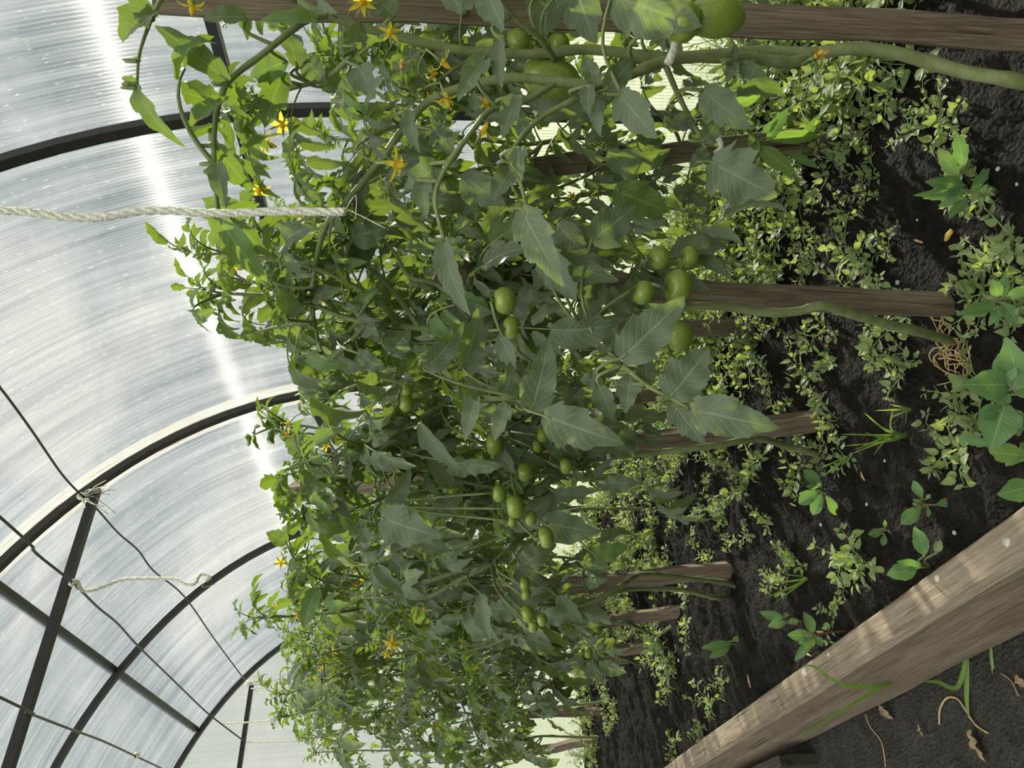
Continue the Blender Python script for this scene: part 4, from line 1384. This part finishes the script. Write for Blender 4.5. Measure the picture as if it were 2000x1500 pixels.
d4 = D4.shoot(px_path([(960, 1098, 1.24), (880, 1120, 1.22), (790, 1150, 1.24), (720, 1160, 1.26), (660, 1190, 1.3), (605, 1200, 1.33)]), 0.004, 0.0022)
for b in ((1010, 1110, 1062, 1145, 1.2, 40, 'leaf', 0, .2, .5, .3), (1000, 1150, 1060, 1200, 1.2, 34, 'leaf', 0, .4, .6, .4), (1090, 1165, 1140, 1215, 1.22, 34, 'leaf', 0, .3, .5, .4), (940, 1160, 960, 1250, 1.18, 34, 'leaf', 0, .4, .6, .4), (560, 1060, 520, 1040, 1.3, 34, 'leaf_young', 0, .2, .5, .3), (620, 1150, 600, 1225, 1.26, 40, 'leaf_young', 0, .4, 1.2, .4)):
    D4.blade(*b[:6], mat=b[6], dd=b[7], tilt=b[8], droop=b[9], fold=b[10], nst=10)
for x, y, dpx, d in ((1025, 1140, 26, 1.16), (1027, 1160, 24, 1.16), (1030, 1198, 32, 1.16), (1058, 1210, 26, 1.16), (1040, 1222, 26, 1.17)):
    D4.tomato(pt(x, y, d), dpx / FPX * d)
for x, y, d, s in ((585, 1183, 1.30, 1.25), (580, 1205, 1.30, 1.2), (590, 1170, 1.31, 1.0), (765, 1257, 1.24, 1.3), (548, 1098, 1.36, 1.0), (825, 1187, 1.24, 0.7), (690, 1140, 1.3, 0.8)):
    D4.flower(pt(x, y, d), s)
for s, g in ((d1, 0.045), (d3, 0.05), (d4, 0.045)):
    D4.dress(s, 0.42 if s is d1 else 0.25, g * 0.65, (0.65, 0.95))
side_shoots(d1, D4, (-0.25, 0.22, 0.36), 9, 0.24, 0.03)
D4.finish()


# --- the plants farther along the path side row, and the row along the wall
def row_plant(x, y, ztop, label, seed, shoots=5, leaf_from=0.36, gap=0.045, tomatoes=3, size=(0.7, 1.05), lean=(0.0, 0.0), kink=None, slen=0.26):
    rng = random.Random(seed)
    p = Plant((x, y, soil_at(x, y) - 0.02), label, seed)
    base = p.base
    if kink:
        path = [base] + kink + up_path(kink[-1], (x + lean[0], y + lean[1], ztop), rng, 6, 0.025)[1:]
    else:
        path = up_path(base, (x + lean[0], y + lean[1], ztop), rng, 8, 0.03)
    P = p.shoot(path, 0.0060, 0.0026, sub=4)
    p.dress(P, leaf_from, gap, size)
    side_shoots(P, p, (SOIL + 0.24, ztop - 0.10, ztop + 0.06), shoots, slen, gap, size=size)
    for k in range(tomatoes):
        q = P[rng.randrange(int(len(P) * 0.4), int(len(P) * 0.7))]
        p.tomato(q + V((rng.uniform(-.06, .06) - 0.02, rng.uniform(-.06, .06) - 0.02, rng.uniform(-.06, .02))), rng.uniform(0.024, 0.038))
    for k in range(3):
        q = P[rng.randrange(int(len(P) * 0.7), len(P))]
        p.flower(q + V((rng.uniform(-.05, .02), rng.uniform(-.05, .02), rng.uniform(-.03, .04))), rng.uniform(0.8, 1.1))
    p.finish()
    return p


k5 = [onX(x, y, 0.64) for x, y in ((1285, 1240), (1250, 1228), (1215, 1216), (1150, 1222))]
row_plant(0.645, 1.93, 0.40, 'tomato plant with a bent pale stem, next behind the forked one', 21, 11, 0.37, 0.028, 4, kink=k5, lean=(-0.02, 0.02))
k6 = [onX(x, y, 0.65) for x, y in ((1255, 1296), (1215, 1284), (1150, 1276))]
row_plant(0.66, 2.26, 0.46, 'tomato plant whose bare stem stands before the third stake from the end wall', 22, 11, 0.31, 0.028, 4, kink=k6, lean=(0.0, 0.05))
row_plant(0.70, 2.66, 0.50, 'tomato plant before the second stake from the end wall', 23, 11, 0.28, 0.028, 3)
row_plant(0.67, 3.08, 0.56, 'tomato plant beside the dark stake in the far gap', 24, 11, 0.31, 0.028, 2)
row_plant(0.60, 3.46, 0.58, 'tomato plant farthest along the path side row, against the end wall', 25, 11, 0.35, 0.028, 2)
wall_row = ((0.95, 0.42, 0.16, 31, 'tomato plant by the wall, behind the broad stake'), (1.02, 0.72, 0.18, 32, 'tomato plant on the brown stake in the sunlit weeds'), (1.04, 1.02, 0.24, 33, 'wall side tomato plant behind the five round tomatoes'),
            (1.02, 1.36, 0.30, 34, 'wall side tomato plant on the dark square topped stake'), (1.03, 1.72, 0.34, 35, 'wall side tomato plant behind the tall grey stake'), (1.02, 2.08, 0.40, 36, 'wall side tomato plant behind the forked plant'),
            (1.03, 2.50, 0.46, 37, 'wall side tomato plant next past the sawn pale topped stake'), (1.02, 2.95, 0.52, 38, 'wall side tomato plant second from the end wall'), (1.02, 3.40, 0.56, 39, 'wall side tomato plant in the far corner'))
for x, y, zt_, s, lab in wall_row:
    row_plant(x, y, zt_, lab, s, 11, 0.27, 0.026, 2, slen=0.26, size=(0.6, 0.95))


# ------------------------------------------------------------------ weeds
def chickweed_mesh(seed, n=7, reach=0.10, lsz=0.012, rise=0.9):
    rng = random.Random(seed)
    mb = MB()
    for k in range(n):
        az = 2 * math.pi * k / n + rng.uniform(-.5, .5)
        l = reach * rng.uniform(0.5, 1.15)
        e = rng.uniform(0.5, 1.3) * rise
        P = [V((0, 0, -0.004))]
        kk = 5
        for i in range(kk):
            el = e - 0.9 * rise * i / kk + rng.uniform(-.3, .3)
            a2 = az + rng.uniform(-.35, .35)
            P.append(P[-1] + V((math.cos(a2) * math.cos(el), math.sin(a2) * math.cos(el), math.sin(el))) * l / kk)
            P[-1].z = max(P[-1].z, 0.003)
        mb.use(M['weed_stem'])
        mb.tube(P, [0.0010 - 0.0005 * i / kk for i in range(kk + 1)], 4, cap=False)
        mb.use(M['weed'])
        for i in range(1, kk + 1):
            d = (P[i] - P[i - 1]).normalized()
            a3 = rng.uniform(0, 6)
            sd = (Matrix.Rotation(a3, 3, d) @ d.orthogonal()).normalized()
            m = 2 if i < kk else 4
            for q in range(m):
                s = (Matrix.Rotation(2 * math.pi * q / m, 3, d) @ sd)
                ax = s + d * rng.uniform(0.2, 0.8) + V((0, 0, 0.2))
                ll = lsz * rng.uniform(0.7, 1.25) * (0.75 if i == kk else 1)
                leaflet(mb, P[i], ax, d * 0.4 + V((0, 0, 1)), ll, ll * rng.uniform(0.6, 0.8), rng, 4, droop=rng.uniform(-.2, 0.8), fold=0.25, lobe=0, wave=0.05, stalk=ll * 0.35)
    return template(mb, 'chickweed')


def feathery_mesh(seed, n=8, reach=0.12):
    """upright fine-leaved weed"""
    rng = random.Random(seed)
    mb = MB()
    for k in range(n):
        az = rng.uniform(0, 6.28)
        l = reach * rng.uniform(0.6, 1.2)
        P = [V((0, 0, -0.004))]
        for i in range(5):
            el = 1.35 - 0.12 * i + rng.uniform(-.2, .2)
            P.append(P[-1] + V((math.cos(az) * math.cos(el), math.sin(az) * math.cos(el), math.sin(el))) * l / 5)
        mb.use(M['weed_stem'])
        mb.tube(P, [0.0011 - 0.0001 * i for i in range(6)], 4, cap=False)
        mb.use(M['weed'])
        for i in range(1, 6):
            for q in range(4):
                a = rng.uniform(0, 6.28)
                ll = rng.uniform(0.010, 0.022)
                leaflet(mb, P[i] + V((0, 0, rng.uniform(-.008, .004))), V((math.cos(a), math.sin(a), rng.uniform(0.2, 1))), V((0, 0, 1)), ll, ll * 0.26, rng, 3, droop=0.5, fold=0.3, lobe=0)
    return template(mb, 'feathery_weed')


CHICK_T = [chickweed_mesh(500 + k, 6 + k % 4, 0.085 + 0.012 * (k % 4), 0.0150 + 0.0015 * (k % 3), 0.8 + 0.12 * (k % 3)) for k in range(9)]
SPRIG_T = [chickweed_mesh(540 + k, 3 + k % 2, 0.045 + 0.008 * (k % 3), 0.0135, 1.1) for k in range(6)]
FEATH_T = [feathery_mesh(560 + k) for k in range(5)]


def put(name, me, x, y, s, az, label, cat, group, dz=0.0):
    o = inst(name, me)
    o.location = (x, y, soil_at(x, y) + dz)
    o.rotation_euler = (random.uniform(-.15, .15), random.uniform(-.15, .15), az)
    o.scale = (s, s, s)
    return tag(o, label, cat, group)


random.seed(42)
cnt = 0
for k in range(1500):                       # sunlit carpet under the wall
    x, y = random.uniform(0.80, 1.39), random.uniform(0.12, 1.7)
    dens = min(1.0, max(0.0, (x - 0.86) / 0.22)) * (1.0 if y < 1.2 else 0.55)
    if random.random() > dens or cnt >= 190:
        continue
    cnt += 1
    put('chickweed', random.choice(CHICK_T), x, y, random.uniform(0.8, 1.25) * (1.2 if x > 1.2 else 1.0), random.uniform(0, 6.28), 'chickweed plant in the thick sunlit carpet along the foot of the wall', 'weed', 'chickweed carpet by the wall')
for k in range(45):
    x, y = random.uniform(1.22, 1.39), random.uniform(0.3, 1.9)
    put('feathery_weed', random.choice(FEATH_T), x, y, random.uniform(0.9, 1.5), random.uniform(0, 6.28), 'fine leaved upright weed against the foot of the wall', 'weed', 'feathery weeds at the wall')
low = []
for k in range(330):
    x, y = random.uniform(0.52, 1.40), random.uniform(1.3, 3.85)
    if random.random() < (0.25 + (x - 0.75) if x > 0.75 or y < 2.0 else 0.35):
        low.append((random.choice(CHICK_T + FEATH_T), Matrix.Translation((x, y, soil_at(x, y))) @ Matrix.Rotation(random.uniform(0, 6.28), 4, 'Z') @ Matrix.Scale(random.uniform(0.7, 1.2), 4)))
tag(joined('undergrowth', low), 'dark low undergrowth of weeds beneath the far tomato plants', 'weeds', kind='stuff')

spr = [(1730, 640), (1690, 690), (1762, 690), (1745, 735), (1625, 822), (1600, 872), (1592, 780), (1830, 872), (1856, 892), (1480, 900), (1500, 868), (1392, 1010), (1480, 1012), (1372, 1095), (1552, 1092), (1530, 1128), (1662, 1082), (1685, 1102), (1642, 1132), (1622, 1200), (1592, 1290), (1402, 1330), (1382, 1372), (1362, 1422), (1312, 1452), (1502, 1132),
       (1950, 562), (1932, 505), (1662, 562), (1722, 572), (1765, 602), (1612, 642), (1602, 702), (1552, 722), (1872, 782), (1902, 812), (1985, 470), (1642, 482), (1682, 505), (1900, 742), (1640, 900), (1560, 850), (1520, 800), (1540, 930), (1460, 930), (1440, 960), (1420, 1060), (1350, 1050), (1300, 1100), (1330, 1160), (1340, 1230), (1310, 1300), (1290, 1350), (1560, 660), (1500, 640), (1460, 700), (1500, 740), (1440, 780), (1430, 720), (1400, 660),
       (1480, 560), (1560, 520), (1600, 470), (1720, 480), (1700, 240), (1740, 200), (1780, 260), (1700, 330), (1680, 380), (1640, 420), (1800, 200), (1830, 215), (1850, 250), (1980, 570), (1930, 610), (1995, 610), (1890, 540), (1400, 1000), (1380, 940), (1450, 1040), (1360, 990), (1870, 390), (1885, 330), (1920, 370)]
for i, (x, y) in enumerate(spr):
    p = onZ(x + 12, y, SOIL)
    if not (0.33 < p.x < 1.39):
        continue
    big = 1.25 if i < 60 else 1.0
    put('chickweed_sprig', random.choice(SPRIG_T), p.x, p.y, random.uniform(0.65, 1.0) * big, random.uniform(0, 6.28), 'small chickweed sprig scattered on the dark soil between stakes and board', 'weed', 'chickweed sprigs on the soil')


class Weed(Plant):
    def __init__(self, bx, by, label, seed, name='broadleaf_weed', z=SOIL):
        p = onZ(bx, by, z)
        if z == SOIL:
            p.z = soil_at(p.x, p.y) - 0.004
        super().__init__(p, label, seed, None, name, 'weed')
        self.d = p.dot(F)
        self.stem = MB().use(M['weed_stem'])

    def stalk(self, pxs, r=0.0014, lift=0.0):
        return self.shoot([self.base] + [pt(x, y, self.d - lift - dd) for x, y, dd in pxs], r, r * 0.7, 4, 5)

    def lv(self, rows, mat='weed_broad', lobe=0.05, lift=0.02, peak=1.05):
        for r in rows:
            bx, by, tx, ty, w = r[:5]
            m = r[5] if len(r) > 5 else mat
            self.blade(bx, by, tx, ty, self.d - lift, w, m, dd=self.rng.uniform(-0.01, 0.012), tilt=self.rng.uniform(-0.35, 0.35), droop=self.rng.uniform(0.3, 0.8), fold=0.22, lobe=lobe, nst=14, wave=0.06, peak=peak)


w = Weed(2010, 775, 'large broad leaved weed by the board with oval toothed leaves', 61)
w.stalk([(1985, 768, 0.05), (1968, 770, 0.09)], 0.003)
w.lv([(1965, 752, 1872, 752, 62), (1968, 745, 1950, 690, 42), (1985, 735, 1962, 655, 50), (1962, 790, 1932, 882, 74), (1975, 800, 1992, 852, 42), (1985, 770, 2030, 730, 50), (1970, 770, 1945, 790, 26), (1978, 760, 1990, 715, 34), (1955, 800, 1912, 812, 30)], lift=0.10, peak=0.8)
w.finish()
w = Weed(2030, 890, 'weed with yellow green jagged leaf at the board below the large one', 62)
w.stalk([(2010, 885, 0.03)])
w.lv([(2005, 890, 1928, 878, 44, 'grass'), (1995, 900, 2030, 850, 34), (1935, 868, 1880, 855, 22)], lobe=0.4, lift=0.05)
w.finish()
w = Weed(2035, 940, 'rosette weed with one big smooth oval leaf beside the board', 63)
w.stalk([(2015, 948, 0.03)])
w.lv([(2010, 950, 1942, 966, 48), (2015, 945, 2040, 990, 40)], lift=0.05)
w.finish()
w = Weed(1618, 958, 'small rosette weed of four spoon shaped leaves on the dark soil', 64)
w.stalk([(1606, 955, 0.01)])
w.lv([(1605, 950, 1568, 916, 26), (1602, 958, 1560, 984, 30), (1606, 962, 1588, 1006, 26), (1610, 962, 1632, 1006, 20), (1600, 950, 1572, 948, 12)], peak=1.5)
w.finish()
w = Weed(1822, 985, 'branched seedling weed with long stalked spoon leaves near the board', 65)
w.stalk([(1812, 985, 0.01), (1800, 978, 0.02)])
w.lv([(1802, 975, 1784, 936, 20), (1800, 988, 1758, 1024, 30), (1826, 986, 1860, 981, 20), (1812, 990, 1814, 1012, 10), (1808, 975, 1818, 965, 8)], peak=1.5)
w.finish()
w = Weed(1730, 1040, 'tiny four leaved seedling in the bare soil before the board', 66)
w.stalk([(1726, 1038, 0.01)])
w.lv([(1724, 1038, 1693, 1044, 18), (1730, 1036, 1756, 1038, 16), (1726, 1042, 1724, 1066, 14), (1728, 1032, 1728, 1014, 8)], peak=1.4)
w.finish()
w = Weed(1822, 1110, 'weed squeezed against the board with broad toothed leaves on long stalks', 67)
w.stalk([(1818, 1106, 0.005)])
w.lv([(1806, 1085, 1782, 1024, 30), (1790, 1112, 1728, 1124, 36), (1800, 1106, 1748, 1094, 24), (1828, 1080, 1838, 1054, 17, 'weed')], lobe=0.12, lift=0.04, peak=1.2)
w.finish()
w = Weed(1658, 1232, 'red stemmed weed with pale new leaves leaning over the board edge', 68)
w.stem.use(M['red_stem'])
w.stalk([(1630, 1234, 0.02), (1600, 1238, 0.04), (1588, 1240, 0.045)], 0.0016)
w.lv([(1588, 1236, 1568, 1194, 22), (1586, 1242, 1536, 1240, 26), (1588, 1246, 1552, 1290, 18), (1588, 1244, 1572, 1270, 20, 'grass'), (1592, 1242, 1606, 1262, 16), (1584, 1238, 1560, 1258, 18)], lift=0.045)
w.finish()
w = Weed(1565, 1215, 'weed with four narrow upright leaves beside the red stemmed weed', 69)
w.stalk([(1545, 1212, 0.01), (1530, 1212, 0.02)])
w.lv([(1530, 1207, 1482, 1194, 20), (1535, 1216, 1500, 1224, 18), (1535, 1205, 1535, 1195, 12), (1540, 1216, 1560, 1212, 14)], lift=0.03)
w.finish()
w = Weed(1910, 385, 'sunlit rosette weed with long serrated leaves on the bare soil', 70)
w.stalk([(1895, 378, 0.01), (1885, 365, 0.02)])
w.lv([(1872, 345, 1834, 290, 30, 'grass'), (1884, 362, 1800, 356, 30), (1884, 370, 1780, 382, 18), (1886, 372, 1800, 388, 22), (1890, 372, 1830, 402, 26), (1880, 330, 1866, 262, 28), (1888, 390, 1850, 432, 22), (1895, 372, 1930, 330, 20), (1895, 378, 1945, 372, 22)], lobe=0.35, lift=0.03)
w.finish()
w = Weed(1600, 300, 'tall willow leaved weed on orange stem by the sunlit stake', 71)
w.stem.use(M['straw'])
w.stalk([(1560, 282, 0.03), (1520, 278, 0.06), (1480, 272, 0.08)], 0.0018)
w.stem.use(M['weed_stem'])
w.stalk([(1540, 310, 0.03), (1510, 300, 0.07)], 0.0016)
w.lv([(1505, 268, 1604, 264, 28, 'grass'), (1480, 300, 1466, 260, 22, 'grass'), (1486, 288, 1556, 340, 34, 'grass'), (1500, 275, 1540, 212, 26), (1490, 262, 1520, 235, 18), (1560, 280, 1600, 225, 20), (1430, 205, 1485, 185, 26, 'grass'), (1540, 300, 1600, 330, 16)], lobe=0.04, lift=0.08, peak=0.9)
w.finish()
w = Weed(1985, 590, 'weed with long smooth blunt leaves in front of the second stake foot', 72)
w.stalk([(1965, 588, 0.02), (1950, 585, 0.03)])
w.lv([(1945, 595, 1858, 618, 24), (1952, 580, 1935, 545, 24), (1955, 585, 1965, 535, 20), (1958, 600, 1930, 640, 18), (1960, 592, 1990, 640, 26), (1965, 580, 2010, 560, 22), (1950, 600, 1948, 640, 14)], lift=0.04)
w.finish()
w = Weed(1442, 1260, 'pointed two leaved seedling in shade beyond the forked plant', 73)
w.stalk([(1425, 1256, 0.01)])
w.lv([(1428, 1258, 1368, 1266, 20), (1425, 1262, 1385, 1285, 20), (1430, 1252, 1448, 1246, 12)])
w.finish()


def grass_tuft(bx, by, tips, label, seed, z=SOIL, wpx=6, lift=0.03, name='grass_tuft'):
    rng = random.Random(seed)
    p = onZ(bx, by, z)
    d = p.dot(F)
    root = empty(name, p)
    tag(root, label, 'grass')
    for k, row in enumerate(tips):
        mids, (tx, ty), w = row[:-2], row[-2], row[-1]
        pts = [p] + [pt(x, y, d - lift * (i + 1) / (len(mids) + 1)) for i, (x, y) in enumerate(mids)] + [pt(tx, ty, d - lift)]
        P = smooth_path(pts, 6)
        mb = MB().use(M['grass'])
        kx = len(P)
        for i, q in enumerate(P):
            t = i / (kx - 1)
            tg = (P[min(i + 1, kx - 1)] - P[max(i - 1, 0)]).normalized()
            s = tg.cross(-q.normalized()).normalized()
            nn = s.cross(tg)
            hw = 0.36 * w / FPX * d * (math.sin(math.pi * (0.25 + 0.75 * t)) ** 0.7 if t < 1 else 0.02)
            for a in (-1, 0, 1):
                mb.v.append(tuple(q - p + s * hw * a - nn * hw * 0.3 * (1 - abs(a))))
        for i in range(kx - 1):
            for a in range(2):
                mb.face([i * 3 + a, i * 3 + a + 1, i * 3 + 4 + a, i * 3 + 3 + a], [(0.5 * a, i / kx), (0.5 * a + 0.5, i / kx), (0.5 * a + 0.5, (i + 1) / kx), (0.5 * a, (i + 1) / kx)])
        mb.build('blade', parent=root)
    return root


grass_tuft(1772, 850, [((1740, 850), (1672, 878), 7), ((1730, 840), (1688, 806), 7), ((1720, 850), (1640, 848), 6), ((1725, 862), (1655, 890), 6), ((1740, 838), (1745, 796), 5), ((1735, 858), (1690, 845), 6), ((1735, 862), (1640, 872), 5), ((1745, 848), (1700, 868), 6), ((1738, 852), (1705, 890), 5)], 'tuft of thin green grass in the middle of the soil', 81)
grass_tuft(1780, 800, [((1760, 800), (1708, 802), 6), ((1765, 805), (1740, 815), 5), ((1765, 796), (1738, 790), 5), ((1772, 802), (1768, 830), 4)], 'small sparse grass tuft above the bigger grass tuft', 82)
grass_tuft(1662, 898, [((1640, 905), (1606, 932), 6), ((1650, 895), (1600, 915), 5), ((1670, 910), (1684, 946), 5)], 'thin grass shoot by the small rosette weed', 83)
grass_tuft(1578, 1130, [((1550, 1145), (1494, 1168), 7), ((1545, 1135), (1500, 1140), 6), ((1550, 1150), (1510, 1180), 5), ((1560, 1125), (1530, 1122), 5)], 'pale grass tuft between sprigs before the board', 84)
grass_tuft(1800, 1292, [((1760, 1318), (1722, 1341), (1690, 1341), (1650, 1338), (1618, 1322), (1590, 1302), (1566, 1300), 11), ((1755, 1318), (1720, 1343), (1680, 1365), (1610, 1410), (1549, 1445), 9)], 'two bladed green grass arching over the outer side of the board', 85, z=PATH, lift=0.13)
grass_tuft(1888, 1278, [((1888, 1330), (1888, 1370), (1893, 1405), 12), ((1900, 1282), (1912, 1278), 10), ((1870, 1342), (1830, 1332), (1806, 1332), 12)], 'flattened grass blades lying on the dark path', 86, z=PATH, lift=0.012)
grass_tuft(1935, 1265, [((1940, 1310), (1960, 1370), (1985, 1420), (1998, 1452), 8)], 'long single grass blade lying at the edge of the path', 87, z=PATH, lift=0.012)


# ------------------------------------------------------------------ small things on the soil
def blob(seed, r):
    rng = random.Random(seed)
    mb = MB().use(M['pebble'])
    nu, nv = 9, 6
    for j in range(nv + 1):
        th = math.pi * j / nv
        for i in range(nu):
            an = 2 * math.pi * i / nu
            d = V((math.sin(th) * math.cos(an), math.sin(th) * math.sin(an), math.cos(th)))
            q = d * r * (1 + 0.35 * noise.noise(d * 1.7 + V((seed, 0, 0))))
            mb.v.append((q.x, q.y, q.z * 0.7))
    for j in range(nv):
        for i in range(nu):
            mb.face([j * nu + i, (j + 1) * nu + i, (j + 1) * nu + (i + 1) % nu, j * nu + (i + 1) % nu])
    return template(mb, 'pebble')


PEB_T = [blob(k, 1.0) for k in range(5)]
for k, (x, y, dp) in enumerate([(1708, 560, 14), (1640, 650, 12), (1896, 625, 18), (1614, 710, 12), (1850, 862, 14), (1725, 722, 8), (1968, 565, 14), (1862, 690, 8), (1910, 505, 16), (1700, 985, 8), (1730, 900, 7), (1760, 552, 10), (1600, 1025, 7), (1955, 330, 10), (1500, 1060, 8), (1385, 1090, 7), (1340, 1262, 8), (1325, 1290, 7), (1360, 1330, 7), (1870, 1040, 9), (1545, 905, 7), (1770, 620, 9), (1780, 430, 7), (1990, 360, 8)]):
    p = onZ(x, y, SOIL)
    if not (0.33 < p.x < 1.38):
        continue
    r = dp / FPX * p.dot(F) / 2
    o = inst('pebble', PEB_T[k % 5])
    o.location = (p.x, p.y, soil_at(p.x, p.y) + r * 0.35)
    o.scale = (r, r, r)
    o.rotation_euler = (0, 0, k)
    tag(o, 'small pale pebble lying on the black soil', 'pebble', 'pale pebbles on the soil')

p = onZ(1860, 460, SOIL)
mb = MB().use(M['withered'])
dx = onZ(1852, 470, SOIL) - onZ(1866, 450, SOIL)
dx.normalize()
mb.tube([dx * -0.008 + V((0, 0, 0.001)), V((0, 0, 0.002)), dx * 0.004, dx * 0.008], [0.0030, 0.0036, 0.0034, 0.0026], 10)
tag(mb.build('orange_stub', loc=None), 'small orange stub lying on bare black soil', 'stub').location = (p.x, p.y, soil_at(p.x, p.y) + 0.003)

rngs = random.Random(77)
for k, (x, y) in enumerate([(1410, 1010), (1366, 1060), (1422, 1075), (1478, 1005), (1552, 985), (1330, 1230), (1318, 1268), (1576, 1278), (1470, 1330), (1352, 1362), (1780, 470), (1700, 930)]):
    p = onZ(x, y, SOIL)
    mb = MB().use(M['straw'])
    a = rngs.uniform(0, 6)
    dv = V((math.cos(a), math.sin(a), 0)) * rngs.uniform(0.006, 0.014)
    mb.tube([-dv, V((0, 0, 0.001)), dv], [0.0016, 0.002, 0.001], 5)
    o = mb.build('straw_bit')
    o.location = (p.x, p.y, soil_at(p.x, p.y) + 0.003)
    tag(o, 'short bit of dry straw on the shaded soil', 'straw', 'bits of straw on the soil')

# pale dry roots round the foot of the second tomato plant
mb = MB().use(M['straw'])
c = onZ(1868, 690, SOIL)
for k in range(26):
    a = rngs.uniform(0, 6.28)
    P = [V((c.x + rngs.uniform(-.02, .02), c.y + rngs.uniform(-.02, .02), soil_at(c.x, c.y) + 0.004))]
    for i in range(5):
        a += rngs.uniform(-.8, .8)
        q = P[-1] + V((math.cos(a), math.sin(a), 0)) * rngs.uniform(0.005, 0.014)
        q.z = soil_at(q.x, q.y) + rngs.uniform(0.001, 0.012)
        P.append(q)
    mb.tube(smooth_path(P, 3), 0.0009, 4)
tag(mb.build('dry_roots', loc=c), 'tangle of pale dry roots at the foot of the second tomato stem', 'roots', kind='stuff')

# litter on the path
for k, (pxs, lab, m, r) in enumerate(((((1835, 1415), (1836, 1385), (1850, 1363), (1870, 1365), (1885, 1385), (1905, 1415), (1930, 1432)), 'pale curved root lying on the path', 'straw', 0.0016),
                                      (((1690, 1395), (1700, 1420), (1722, 1450), (1730, 1498)), 'thin pale dry stem on the dark path', 'straw', 0.0011),
                                      (((1955, 1315), (1975, 1330), (1990, 1360)), 'short twisted twig at the path edge', 'dead', 0.0014))):
    P = [onZ(x, y, PATH + 0.004) for x, y in pxs]
    mb = MB().use(M[m])
    mb.tube(smooth_path(P, 4), r, 5)
    tag(mb.build('withered_stalk', loc=P[0]), lab, 'stem')
for k, (x, y, tx, ty, wpx, lab) in enumerate(((1900, 1425, 1925, 1490, 26, 'crumpled brown dry leaf on the path, largest'), (1722, 1380, 1745, 1405, 18, 'small brown dry leaf on the path near the curved root'), (1800, 1415, 1806, 1440, 12, 'narrow dry leaf scrap standing on the path'), (1990, 1320, 2010, 1345, 20, 'pale dry leaf at the path edge'))):
    a, b = onZ(x, y, PATH + 0.005), onZ(tx, ty, PATH + 0.005)
    mb = MB().use(M['dead'])
    leaflet(mb, V((0, 0, 0)), b - a, V((0.2, 0.1, 1)), (b - a).length, wpx / FPX * a.dot(F), random.Random(k), 10, droop=0.3, fold=0.5, lobe=0.5, wave=0.3)
    o = mb.build('dry_leaf')
    o.location = a + V((0, 0, 0.004))
    tag(o, lab, 'leaf')

# cloth ties round stem and stake
for pxs, dd, lab in ((((1322, 60), (1318, 90), (1310, 112), (1303, 126)), 0.61, 'white cloth tie under the pointed tomato on the nearest plant'), (((1120, 535), (1126, 550), (1124, 566), (1128, 580)), 0.785, 'white tie round the second stake'), (((1392, 262), (1404, 272), (1408, 288), (1396, 300)), 0.98, 'white tie on the stake in the sunlit weeds'), (((1187, 885), (1190, 898), (1189, 910)), 1.11, 'string tie on the third stem and tall grey stake')):
    P = smooth_path([pt(x, y, dd) for x, y in pxs], 4)
    mb = MB().use(M['twine'])
    for q, p in enumerate(P):
        tg = (P[min(q + 1, len(P) - 1)] - P[max(q - 1, 0)]).normalized()
        s = tg.cross(p.normalized()).normalized() * 0.0035
        nn = tg.cross(s).normalized() * 0.0009
        for u in (s + nn, s - nn, -s - nn, -s + nn):
            mb.v.append(tuple(p + u))
    for i in range(len(P) - 1):
        for j in range(4):
            mb.face([i * 4 + j, i * 4 + (j + 1) % 4, i * 4 + 4 + (j + 1) % 4, i * 4 + 4 + j])
    mb.face([0, 1, 2, 3])
    mb.face([len(P) * 4 - 4 + j for j in (3, 2, 1, 0)])
    tag(mb.build('cloth_tie', loc=P[0]), lab, 'tie')
